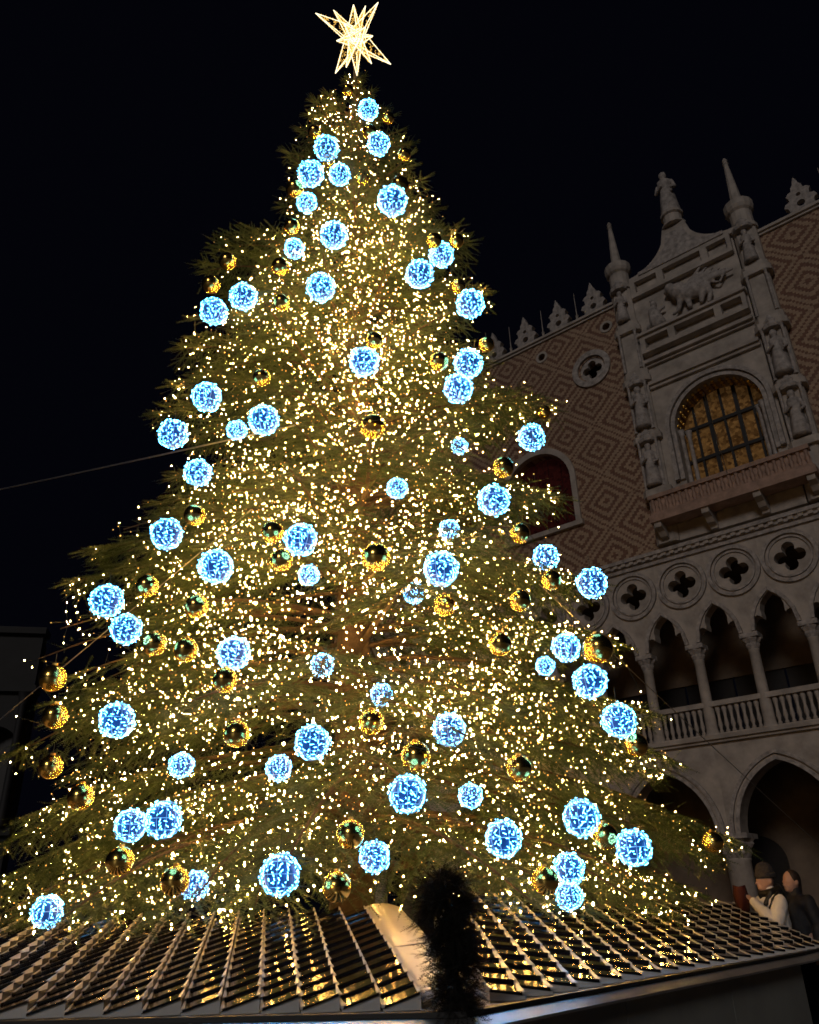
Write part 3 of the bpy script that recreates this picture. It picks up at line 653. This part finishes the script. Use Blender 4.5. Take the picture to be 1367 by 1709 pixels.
HOLES = []
for x0, x1, y0, y1 in ((95,235,1062,1150),(0,60,1130,1215),(290,400,542,578),(225,300,742,782),(150,270,902,935),(838,960,735,800),(832,960,608,665),(960,1040,995,1045),(1115,1260,1290,1345),(60,120,1215,1250),(800,900,430,470)):
    ic = (x0+x1)/2 < 600; xi = x1 if ic else x0; q0, q1 = at_y(xi, y0, TY), at_y(xi, y1, TY); HOLES.append((q1[2], q0[2], abs(q0[0]-TX), -1 if ic else 1))
def in_hole(Q):
    dx = Q[:,0]-TX; rr = np.hypot(dx, Q[:,1]-TY); h = np.zeros(len(Q), bool)
    for za, zb, rm, sg_ in HOLES: h |= (Q[:,2] > za) & (Q[:,2] < zb) & (rr > rm) & (dx*sg_ > rr*.55)
    return h
boughs = []      # (z tip, azimuth, length, a, b)
SIDE = [(325,452),(285,582),(246,690),(240,842),(150,932),(98,972),(40,1100),(62,1175),(0,1258),(-15,1405),(-45,1500),(455,345),(500,190),
        (652,190),(690,242),(742,347),(800,402),(822,490),(832,602),(940,682),(962,832),(1022,972),(1052,1072),(1112,1192),(1152,1272),(1252,1402),(1188,1490)]
for x, y in SIDE:
    for jz, ja in ((0, 0), (.18, .16), (-.15, -.2), (.05, .42), (-.05, -.45)):
        p = at_y(x, y, TY-.15); dx = p[0]-TX; az = math.atan2(-.15, dx)+ja; boughs.append((p[2]+jz, az, max(.2, abs(dx)-.16)*(1.0 if ja == 0 else .9-.2*(abs(ja) > .3)), True))
z = 1.35; ph = 0.0
while z < 13.6:
    rr = float(prof_s(z, -PI/2)); n = 7 if z < 10 else 6
    for k in range(n):
        az = ph+2*PI*k/n+random.uniform(-.16,.16); zz = z+random.uniform(-.16,.16); L = float(prof_s(zz, az))*random.uniform(.86,1.04)
        ca = math.cos(az); L -= .12
        if zz < 11 and ca < -.45: L *= .57+.10*random.random()
        elif zz < 11 and ca > .6: L *= .65+.08*random.random()
        boughs.append((zz, az, L, False))
    ph += 1.1; z += .36 if z < 9 else .30
for k in (0, 1, 2, 3, 4, 5, 6, 10, 11, 12, 13, 14):
    az = -PI/2+(k-7)*.165+random.uniform(-.05,.05); boughs.append((1.42+random.uniform(-.06,.10), az, float(prof_s(1.9, az))*random.uniform(.80,.94), False))
for k in range(14): boughs.append((13.3+1.0*k/13, k*2.4, max(.16, .55-.035*k), False))

lights = []      # candidate bulb spots: (position, bough index)
tot = 0
for bi, (zt, az, L, side) in enumerate(boughs):
    azn = (az+PI) % (2*PI)-PI; front = math.cos(azn+PI/2)      # 1 facing the camera
    dens = 1.0 if front > -.35 else .3
    hfr = min(1, max(0, (zt-1.4)/12.0))
    a, b_ = (.10+.55*hfr+random.uniform(-.06,.06), .34-.05*hfr)
    z0 = max(1.45, zt-L*(a-b_)); a = (zt-z0)/L+b_
    er = np.array([math.cos(az), math.sin(az), 0]); et = np.array([-math.sin(az), math.cos(az), 0])
    ts = np.linspace(0, 1, 9); bow = random.uniform(-.12,.12)
    path = np.array([er*L*t+et*bow*L*math.sin(PI*t)*.6+np.array([0,0,z0-1.0+L*(a*t-b_*t*t)]) for t in ts])
    bm = MB(); bm.tube([tuple(p) for p in path], [max(.006, .020*L**.6*(1-.85*t)) for t in ts], 5)
    bo = bm.build('bough', M['bark'], tree, True)
    pos, dirs, ups, sc = [], [], [], []
    nb = max(4, int(L*.80/(.068 if side else .088))); up = np.array([0,0,1.0])
    for i in range(nb):
        t0_ = .45 if side else .28; t = t0_+(1-t0_)*(i+.5)/nb
        j = min(7, int(t*8)); f = t*8-j; P = path[j]*(1-f)+path[j+1]*f; T = path[j+1]-path[j]; T = T/np.linalg.norm(T)
        if np.random.default_rng(bi*97+i).random() > dens+.15: continue
        for s in (-1, 1):
            side_v = np.cross(up, T); side_v /= np.linalg.norm(side_v)+1e-9
            lb = min(.95, .40*L*(1-t)**.75+.14+.05*min(L, 2))*random.uniform(.75,1.15)*(1.12 if side else 1)
            fa = R(random.uniform(42,62)); dr_ = -random.uniform(.05,.38)
            D = T*math.cos(fa)+side_v*s*math.sin(fa)+np.array([0,0,dr_]); D /= np.linalg.norm(D)
            m = max(1, int(lb/.17))
            for q in range(m):
                o = P+D*(.17*q)+np.array([0,0,-.05*(q*.17)**2*4]); pos.append(o); dirs.append(D+np.array([0,0,-.1*q])); ups.append(up); sc.append(1.0)
                if q > 0 or m == 1 or i % 2:
                    for s2 in (-1, 1):
                        sv = np.cross(up, D); sv /= np.linalg.norm(sv)+1e-9
                        if random.random() < .85: pos.append(o+D*.03); dirs.append(D*.75+sv*s2*.7+np.array([0,0,random.uniform(-.35,.1)])); ups.append(up); sc.append(random.uniform(.55,.9))
            lights.append((TB+P+D*lb*random.uniform(.2,.6)+np.array([0,0,.03]), bi, front)); lights.append((TB+P+D*lb*random.uniform(.6,1.05)+np.array([0,0,-.02]), bi, front))
            if s == 1: lights.append((TB+P+np.array([0,0,-.03]), bi, front))
    for q in range(3): pos.append(path[-1]-(path[-1]-path[-2])*.12*q); dirs.append(path[-1]-path[-2]+et*(.02*(q-1))); ups.append(up); sc.append(1.0)
    # a few upright and hanging twigs along the bough
    for q in range(int(8*L*dens)):
        t = random.uniform(.15,1); j = min(7, int(t*8)); P = path[j]+(path[j+1]-path[j])*(t*8-j)
        pos.append(P); dirs.append(er*.6+et*random.uniform(-.8,.8)+up*random.uniform(-.9,.6)); ups.append(up); sc.append(random.uniform(.6,1))
    pos = np.array(pos); dirs = np.array(dirs); ups = np.array(ups); sc = np.array(sc)
    # ornaments hang clear of the needles
    Wp = pos+TB+dirs/np.linalg.norm(dirs, axis=1, keepdims=True)*.10*sc[:,None]
    rad = np.hypot(ORN[:,0]-TX, ORN[:,1]-TY)[:,None]; outv = np.stack([(ORN[:,0]-TX), (ORN[:,1]-TY), -.2*rad[:,0]], 1)/np.maximum(rad, .3)
    keep = np.ones(len(pos), bool)
    for dd, rr_ in ((.0, .06), (.16, .06), (.34, .07), (.55, .08), (.8, .08)):
        cc_ = ORN+outv*dd; d2 = np.linalg.norm(Wp[:,None,:]-cc_[None,:,:], axis=2); keep &= ~(d2 < (np.where((np.arange(len(ORR)) >= len(PB)) & (dd > .1), -1.0, ORR)+rr_*(.75 if dd > .1 else 1)-np.where((ORD > .04) & (dd > .1), 1.0, 0.0))[None,:]).any(1)
    keep &= ~(in_hole(Wp) & (RNG.random(len(Wp)) < .985))
    ups = ups+RNG.normal(0, .35, ups.shape)
    if not keep.any(): continue
    V, F = expand(pos[keep], dirs[keep], ups[keep], sc[keep]*1.05*min(1, .42+.38*L), TW if (front > -.2) else TWL)
    tot += len(F); mesh_np('needles', V, F, M['needle'], bo)
print('needle tris', tot, 'boughs', len(boughs))

# ------------------------------------------------------------------ fairy lights
from mathutils import noise as mnoise
def patchy(p):      # strings bunch up in places and leave dark hollows elsewhere
    n_ = mnoise.noise(Vector(p)*.85)+.6*mnoise.noise(Vector(p)*2.1+Vector((9,4,2)))
    q_ = abs(p[0]-TX)/max(.3, float(prof(p[2], 0.0 if p[0] > TX else PI)))
    return min(1, max(.05, .62+1.25*n_))*(1-(.62 if p[2] > 5 else .35)*min(1, q_)**1.6)*(1.0 if p[2] < 9.5 else .45)
cand = [c for c in lights if c[2] > -.55 and random.random() < (.50 if c[0][2] < 1.75 else patchy(c[0]))]
cand.sort(key=lambda c: random.random() if c[0][2] > 1.75 else 0)
print('bulb candidates', len(lights), len(cand))
pts = [c[0] for c in cand][:11000]; own = [c[1] for c in cand][:11000]
for k in range(9000):                       # strings dropped inside the crown close to the trunk
    zz = random.uniform(2.0, 12.6); az = random.gauss(-PI/2, .55); rr = float(prof_s(zz, az))*random.uniform(.25,.92)
    if random.random() > min(1, float(prof_s(zz, az))/3.0)**1.1 or random.random() > patchy((TX+rr*math.cos(az), TY+rr*math.sin(az), zz)): continue
    pts.append(np.array([TX+rr*math.cos(az), TY+rr*math.sin(az), zz])); own.append(1000+int((az+PI)*9))
for x, y0, y1 in ((112,990,1075),(128,985,1030),(236,1085,1135),(1215,1380,1445)):      # ends hanging free below bough tips
    for k in range(6):
        p = at_y(x+random.uniform(-4,4), y0+(y1-y0)*k/5, TY-.1); pts.append(p); own.append(2000+x)
P = np.array(pts)+RNG.normal(0, .02, (len(pts), 3)); own = np.array(own)
ok = ~(np.linalg.norm(P[:,None,:]-ORN[None,:,:], axis=2) < (ORR+.03)[None,:]).any(1); ok &= ~(in_hole(P) & (own < 2000) & (RNG.random(len(P)) < .85)); P = P[ok]; own = own[ok]
BR = .0061
ov = np.array([(1,0,0),(-1,0,0),(0,1,0),(0,-1,0),(0,0,1.25),(0,0,-1.25)]); of = np.array([(0,2,4),(2,1,4),(1,3,4),(3,0,4),(2,0,5),(1,2,5),(3,1,5),(0,3,5)])
order = np.argsort(np.linalg.norm(P-EYE, axis=1)+np.where(P[:,1] > TY, 50, 0)); near = order[:300]; rest = order[300:]
fl = tag(empty('fairy_light_string', (TX, TY, 1.0)), 'warm white fairy light strings wound all over the fir', 'fairy lights')
sz = RNG.uniform(.65, 1.1, len(P))*BR*np.where(RNG.random(len(P)) < .07, 1.6, 1.0)
V = (P[rest]-TB)[:,None,:]+sz[rest][:,None,None]*ov[None]; F = (of[None]+(np.arange(len(rest))*6)[:,None,None]).reshape(-1,3)
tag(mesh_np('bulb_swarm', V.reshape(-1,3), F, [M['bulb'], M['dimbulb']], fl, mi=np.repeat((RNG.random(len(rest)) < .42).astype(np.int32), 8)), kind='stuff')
bme = None
for i in near:
    if bme is None: bo = mesh_np('bulb', ov*BR, of, M['bulb'], fl); bme = bo.data
    else: bo = link('bulb', bme, fl)
    bo.location = tuple(P[i]-TB); bo.scale = (sz[i]/BR,)*3
wv, wf = [], []
for o_ in np.unique(own):
    idx = np.where(own == o_)[0]
    if len(idx) < 2: continue
    ctr = np.array([TX, TY]); idx = idx[np.argsort(P[idx,2] if o_ >= 1000 else np.linalg.norm(P[idx,:2]-ctr, axis=1))]
    for a_, b_ in zip(idx[:-1], idx[1:]):
        if np.linalg.norm(P[a_]-P[b_]) > .5: continue
        n = len(wv); w = np.array([0,0,.002]); w2 = np.array([.002,0,0]); A, B = P[a_]-TB, P[b_]-TB
        wv += [A-w, A+w, B+w, B-w, A-w2, A+w2, B+w2, B-w2]; wf += [(n,n+1,n+2,n+3),(n+4,n+5,n+6,n+7)]
tag(mesh_np('cord', np.array(wv), np.array(wf), M['cord'], fl), kind='stuff')

# ------------------------------------------------------------------ ornaments
def where(p):
    h = (p[2]-1.3)/13.2
    tier = ['on the lowest boughs','on low boughs','a fifth of the way up','a third of the way up','below mid height','at mid height','above mid height','two thirds of the way up','on upper boughs','near the top','just under the star'][int(min(10, max(0, h*11)))]
    dx = p[0]-TX; rr = math.hypot(dx, p[1]-TY) or 1
    side = 'facing the palace' if dx/rr > .42 else ('facing away from the palace' if dx/rr < -.42 else 'in front')
    return tier, side
def labels(kind, P_):
    groups = {}
    for i, (p, r) in enumerate(P_): groups.setdefault(where(p), []).append(i)
    out = [None]*len(P_)
    for (t, s), ids in groups.items():
        ids.sort(key=lambda i: -P_[i][0][2]); n = len(ids)
        names = {1: [''], 2: ['upper ', 'lower '], 3: ['highest ', 'middle ', 'lowest ']}.get(n) or ['highest ', 'second highest ', 'third highest ', 'fourth highest ', 'fifth highest ', 'sixth highest ', 'seventh highest ', 'eighth highest ', 'ninth highest ', 'tenth highest '][:n-1]+['lowest ']
        for nm, i in zip(names, ids): out[i] = f'{nm}{kind} {t} {s}'
    return out
# light ball: wire globe wound with LEDs
fb = MB()
for k in range(6):
    a = PI*k/6; fb.tube([(math.cos(a)*math.cos(t)*.97, math.sin(a)*math.cos(t)*.97, math.sin(t)*.97) for t in np.linspace(0, 2*PI, 20)[:-1]], .018, 4, closed=True)
for z_ in (-.6, 0, .6):
    q = math.sqrt(1-z_*z_)*.97; fb.tube([(q*math.cos(t), q*math.sin(t), z_*.97) for t in np.linspace(0, 2*PI, 20)[:-1]], .018, 4, closed=True)
lb_meshes = []
for var in range(3):
    rg_ = np.random.default_rng(50+var); V = []; F = []; n = 165
    for i in range(n):
        z_ = 1-2*(i+.5)/n; a = i*2.39996+rg_.normal(0, .12); z_ = max(-.99, min(.99, z_+rg_.normal(0, .03))); q = math.sqrt(1-z_*z_); c = np.array([q*math.cos(a), q*math.sin(a), z_])
        t = rg_.normal(size=3); t -= c*(t@c); t /= np.linalg.norm(t); s_ = np.cross(c, t); ln_ = rg_.uniform(.04,.12); w = rg_.uniform(.010,.017); m = len(V); c_ = c*rg_.uniform(.86,1.05)
        for e in (-1, 1): V += [c_+t*ln_*e+s_*w, c_+t*ln_*e-s_*w*.5+c*w, c_+t*ln_*e-s_*w*.5-c*w]
        F += [(m,m+1,m+4),(m,m+4,m+3),(m+1,m+2,m+5),(m+1,m+5,m+4),(m+2,m,m+3),(m+2,m+3,m+5),(m,m+2,m+1),(m+3,m+4,m+5)]
    lb_meshes.append((np.array(V), np.array(F)))
def hanger(p, r): return MB().tube([(0,0,1.0),(.02,0,1.25),(0,.02,1.9)], .02, 4)
LB = labels('blue-white light ball', PB)
proto = None
for i, (p, r) in enumerate(PB):
    t = tag(empty('light_ball', tuple(p), random.uniform(0, 6.28)), LB[i], 'light ball', 'glowing light balls on the fir'); t.scale = (r, r, r)
    if i == 0:
        fr = fb.build('wire_frame', M['wire'], t); hg = hanger(p, r).build('hanger', M['cord'], t); leds = []
    else: dup(fr, t); dup(hg, t)
    if i == 0: ac = MB().lathe([(math.sin(PI*k/16)*.80 if 0 < k < 16 else .004, -math.cos(PI*k/16)*.80) for k in range(17)], 24).build('glow_fill_globe', M['glow_fill'], t, True)  # inner globe added to fill the ball with azure glow
    else: dup(ac, t)
    v_ = i % 3
    if len(leds) <= v_: o = mesh_np('led_winding', lb_meshes[v_][0], lb_meshes[v_][1], M['led'], t); leds.append(o)
    else: o = dup(leds[v_], t)
    o['kind'] = 'stuff'
LG = labels('shiny gold bauble', PG)
for i, (p, r) in enumerate(PG):
    t = tag(empty('gold_bauble', tuple(p), random.uniform(0, 6.28)), LG[i], 'bauble', 'gold baubles on the fir'); t.scale = (r, r, r)
    if i == 0:
        gs = MB().lathe([(math.sin(PI*k/20)*1.0 if 0 < k < 20 else .004, -math.cos(PI*k/20)) for k in range(21)], 32).build('globe', M['gold'], t, True)
        gc = MB().lathe([(.20,.96),(.20,1.10),(.17,1.12)], 12).build('cap', M['cap_boss_gold'], t); gh = MB().tube([(0,0,1.1),(.06,0,1.2),(0,0,1.3),(0,.01,1.9)], .02, 4).build('hanger', M['cord'], t)
    else: dup(gs, t); dup(gc, t); dup(gh, t)

# ------------------------------------------------------------------ the star
SC = at_y(593, 66, TY); SCv = Vector(SC)
star = tag(empty('tree_star', tuple(SC)), 'spiky star outlined in warm white lights on the tree top', 'star')
def rel(x, y, dep): return Vector(at_y(x, y, TY+dep)-SC)
tips = [(527,22,0,.13),(631,4,0,.13),(652,107,-.1,.13),(560,122,0,.12),(590,8,.1,.12),(596,126,-.1,.12),(622,60,-.3,.07),(562,68,-.3,.07),(557,17,.4,.09),(610,10,.4,.09),(620,106,-.4,.09),(578,112,-.4,.08),(575,40,-.6,.10),(610,45,-.6,.10)]
sw = MB()
for (x, y, dep, w) in tips:
    tp = rel(x, y, dep); d = tp.normalized(); e1 = d.cross(Vector((.2,1,.1))).normalized(); e2 = d.cross(e1); ed = MB(); fl_ = MB()
    bs = [d*.17+(e1*math.cos(a)+e2*math.sin(a))*w*1.25 for a in (.4, .4+PI*2/3, .4+PI*4/3)]
    for b in bs: ed.tube([b, tp], [.007, .009], 4)
    for k in range(3): ed.tube([bs[k], bs[(k+1)%3]], .005, 4)
    sp = ed.build('spike', M['starled'], star)
    for k in range(int(46*tp.length/.5)):
        t = random.uniform(.0,.9); b = random.choice(bs); b2 = random.choice(bs); q = b.lerp(b2, random.random()).lerp(tp, t); v = Vector((random.gauss(0,1), random.gauss(0,1), random.gauss(0,1))).normalized()*.022
        fl_.tube([q-v, q+v], .0042, 3)
    tag(fl_.build('light_winding', M['starled2'], sp), kind='stuff')
core = MB()
for k in range(70):
    v = Vector((random.gauss(0,1), random.gauss(0,1), random.gauss(0,1))).normalized()*.2; t = Vector((random.gauss(0,1), random.gauss(0,1), random.gauss(0,1))).normalized()*.025; core.tube([v-t, v+t], .0045, 3)
tag(core.build('core_winding', M['starled2'], star), kind='stuff')
MB().tube([Vector((TX, TY, 14.0))-SCv, Vector((0,0,-.1))], .02, 6).build('mast', M['cable'], star)

# ------------------------------------------------------------------ guy wires
def guy(a, b, sag, label, r=.006):
    a = Vector(a); b = Vector(b); n = 16; p = [a.lerp(b, i/n)-Vector((0,0,sag*4*(i/n)*(1-i/n)))-a for i in range(n+1)]
    o = MB().tube(p, r, 5).build('guy_wire', M['cable'], loc=tuple(a)); tag(o, label, 'wire', 'guy wires of the fir')
def through(x0, y0, x1, y1, d0, d1, ext):
    a = EYE+ray(x0, y0)*d0; b = EYE+ray(x1, y1)*d1; return a, a+(b-a)*ext
a, b = through(500, 708, 0, 812, 8.6, 11.0, 2.6); guy(a, b, .05, 'steel guy wire running level from mid fir away from the palace', .010)
a, b = through(420, 850, 0, 1198, 8.4, 9.0, 1.9); guy(a, b, .02, 'steel guy wire slanting down to the piazza away from the palace')
a, b = through(900, 975, 1185, 1240, 8.6, 11.5, 2.2); guy(a, b, .02, 'steel guy wire slanting down towards the palace arcade')
a, b = through(1110, 770, 1213, 785, 16, 16.5, 1.0)
a = EYE+ray(1174, 655)*18.0; b = EYE+ray(1214, 790)*20.0; guy(a, a+(b-a)*1.0, .0, 'thin steel cable hanging before the barred balcony window', .009)

# ------------------------------------------------------------------ fir bough at the plinth corner, its backlit silhouette painted near-black
Sb = at_z(765, 1690, ZE); Sb = Sb+np.array([0.0, .05, 0])
sg = tag(empty('dark_fir_sprig', tuple(Sb)), 'dark fir sprig standing at the plinth corner before the white ridge', 'branch')
st = MB(); spath = [(0,0,-.02),(.0,.0,.17),(-.01,.02,.34),(-.03,.04,.50),(-.05,.06,.64)]; st.tube(spath, [.022,.018,.014,.010,.004], 6); st.build('stem', M['dark_needle'], sg)
pos, dirs, sc = [], [], []
for k in range(64):
    t = (k+.5)/64; j = min(3, int(t*4)); pth = np.array(spath); P0 = pth[j]+(pth[j+1]-pth[j])*(t*4-j); az = k*2.39996+random.uniform(-.3,.3)
    w = float(np.interp(t, [0, .25, .5, .75, .92, 1], [.08, .085, .10, .155, .13, .07]))*random.uniform(.7,1.15)
    D = np.array([math.cos(az), math.sin(az)*.9, random.uniform(-.75,.05)]); D /= np.linalg.norm(D)
    for q in range(62):
        f = random.random(); pos.append(P0+D*w*f+np.array([0,0,-.25*w*f*f])+RNG.normal(0, .006, 3)); dirs.append(D+RNG.normal(0, .5, 3)); sc.append(random.uniform(.30,.55))
for k in range(6): pos.append(np.array([-.10-.02*k, -.02, .30-.002*k])); dirs.append(np.array([-1,0,-.05])); sc.append(.4)
V, F = expand(np.array(pos), np.array(dirs), np.tile([0,0,1.0], (len(pos),1))+RNG.normal(0,.4,(len(pos),3)), np.array(sc), TW)
mesh_np('needles', V, F, M['dark_needle'], sg)

# ------------------------------------------------------------------ people beside the plinth
def person(loc, rz, label, top, hat, h=1.74, arms='raised', hair=None):
    s = h/1.74; t = tag(empty('person', loc, rz), label, 'person', None)   # local -x is forward
    b = MB(); c = lambda p, q, r1, r2: b.cap(p, q, r1, r2)
    c((0,0,1.0),(0,0,1.28),.12,.13); c((0,-.12,1.36),(0,.12,1.36),.06,.06); c((0,0,1.3),(0,0,1.44),.09,.05); c((0,0,1.42),(-.01,0,1.52),.058,.055)
    b.ell((-.015,0,1.61),(.098,.078,.125)); c((-.06,0,1.53),(-.085,0,1.525),.05,.035)                   # head and jaw
    c((-.11,0,1.60),(-.128,0,1.575),.014,.018); b.ell((-.105,.032,1.612),(.014,.016,.010)); b.ell((-.105,-.032,1.612),(.014,.016,.010)); c((-.112,-.02,1.545),(-.112,.02,1.545),.009,.009)
    for sd in (-1, 1):
        b.ell((.01,sd*.08,1.60),(.022,.012,.034))
        c((0,sd*.10,.98),(-.01,sd*.11,.52),.095,.065); c((-.01,sd*.11,.52),(.02,sd*.11,.09),.06,.042); c((.02,sd*.11,.06),(-.15,sd*.12,.04),.045,.035)
        if arms == 'raised': sh, el, wr = (0,sd*.17,1.36), (-.12,sd*.24,1.15), (-.27,sd*.07,1.40)
        else: sh, el, wr = (0,sd*.17,1.36), (.03,sd*.25,1.12), (-.06,sd*.24,.88)
        c(sh, el, .055, .045); c(el, wr, .043, .03)
        w = Vector(wr)
        if arms == 'raised':
            pm = w+Vector((-.05,-sd*.01,.045)); c(w, pm, .032, .034)
            for k in range(4): f0 = pm+Vector((-.018+.0*k, -sd*.005, .034-.020*k)); f1 = f0+Vector((-.04+.004*k,-sd*.018,.012)); f2 = f1+Vector((-.012,-sd*.028,-.004)); c(f0,f1,.0095,.009); c(f1,f2,.009,.008)
            c(pm+Vector((.015,-sd*.01,.03)), pm+Vector((-.005,-sd*.035,.055)), .011, .009)
        else:
            pm = w+Vector((-.01,0,-.07)); c(w, pm, .03, .034)
            for k in range(4): f0 = pm+Vector((-.028+.019*k,0,-.02)); f1 = f0+Vector((-.005,-sd*.006,-.045+.004*abs(k-1))); f2 = f1+Vector((-.004,-sd*.016,-.028)); c(f0,f1,.0095,.009); c(f1,f2,.009,.008)
            c(pm+Vector((-.03,0,.02)), pm+Vector((-.055,-sd*.01,-.03)), .011, .009)
    bo = b.build('body', M['skin'], t); blobby(bo, .011, 2); t.scale = (s, s, s)
    j = MB(); j.cap((0,0,.88),(0,0,1.30),.165,.175); j.cap((.0,-.14,1.36),(.0,.14,1.36),.112,.112); j.cap((.015,0,1.38),(.01,0,1.475),.115,.09)
    for sd in (-1, 1):
        if arms == 'raised': sh, el, wr = (0,sd*.19,1.37), (-.12,sd*.25,1.14), (-.255,sd*.085,1.385)
        else: sh, el, wr = (0,sd*.19,1.38), (.03,sd*.255,1.12), (-.055,sd*.245,.90)
        j.cap(sh, el, .088, .076); j.cap(el, wr, .074, .055)
    jo = blobby(j.build('jacket', M[top], t), .016, 3)
    dm = jo.modifiers.new('folds', 'DISPLACE'); tx = bpy.data.textures.new('folds', 'CLOUDS'); tx.noise_scale = .09; dm.texture = tx; dm.strength = .03; dm.mid_level = .5
    tr_ = MB(); tr_.cap((0,0,.90),(0,0,.98),.15,.15)
    for sd in (-1, 1): tr_.cap((0,sd*.09,.92),(-.01,sd*.11,.52),.115,.085); tr_.cap((-.01,sd*.11,.52),(.02,sd*.11,.12),.083,.07)
    blobby(tr_.build('trousers', M['jeans'], t), .018, 3)
    for sd in (-1, 1): MB().cap((.04,sd*.11,.05),(-.15,sd*.12,.045),.058,.05).box(-.19,.09,sd*.115-.05,sd*.115+.05,0,.03).build('shoe', M['black'], t, True)
    if hat:
        hb = MB(); hb.lathe([(.112,1.625),(.116,1.66),(.113,1.70),(.100,1.745),(.074,1.782),(.038,1.802),(.005,1.808)], 20, (.0,0,0), sx=1.0, sy=.86); hb.lathe([(.122,1.63),(.128,1.655),(.122,1.69)], 20, (.0,0,0), sx=1.0, sy=.86)
        hb.build('beanie', M[hat], t, True)
    else:
        hb = MB(); hb.ell((.02,0,1.645),(.105,.092,.105)); hb.cap((.06,0,1.62),(.07,0,1.50),.07,.05); blobby(hb.build('hair', M['hair'], t), .015, 2)
    return t
PPOS = at_y(1272, 1436, 10.3); px = PPOS[0]
p1 = person((px, 10.3, 0), R(8), 'person in pale jacket and grey beanie, hands raised before the chest', 'jacket', 'beanie', h=1.72+.0)
hd = MB(); hd.tube([(.08,-.09,1.50),(.12,0,1.53),(.08,.09,1.50),(-.03,.11,1.47),(-.09,.0,1.45),(-.03,-.11,1.47)], .052, 8, closed=True); hd.cap((.10,0,1.47),(.17,0,1.36),.085,.05); hd.cap((-.04,-.115,1.46),(-.13,-.12,1.36),.04,.03); blobby(hd.build('hood', M['black'], p1), .014, 2)
MB().tube([(.02,-.17,1.475),(-.08,-.195,1.40),(-.155,-.175,1.28),(-.175,-.10,1.10),(-.16,.0,.95)], .018, 6).build('bag_strap', M['black'], p1)
s1 = p1.scale[0]; c8, s8 = math.cos(R(8)), math.sin(R(8))
bx_ = Vector((px, 10.3, 0))+s1*Vector((-.355*c8, -.355*s8, 1.29))
bag = MB(); bag.add([(-.05,-.07,0),(.05,-.07,0),(.05,.07,0),(-.05,.07,0),(-.062,-.085,.16),(.062,-.08,.155),(.06,.085,.165),(-.06,.08,.16),(-.05,-.075,.25),(.045,-.08,.27),(.052,.08,.245),(-.045,.075,.275)],
        [(3,2,1,0),(0,1,5,4),(1,2,6,5),(2,3,7,6),(3,0,4,7),(4,5,9,8),(5,6,10,9),(6,7,11,10),(7,4,8,11)])
tag(bag.build('paper_bag', M['red'], loc=tuple(bx_), smooth=True), 'dark red paper bag held up by the person in the beanie', 'bag')
p2 = person((px+.48, 10.75, 0), R(20), 'bareheaded person in black jacket standing behind the pale jacket', 'navy', None, h=1.70, arms='down')
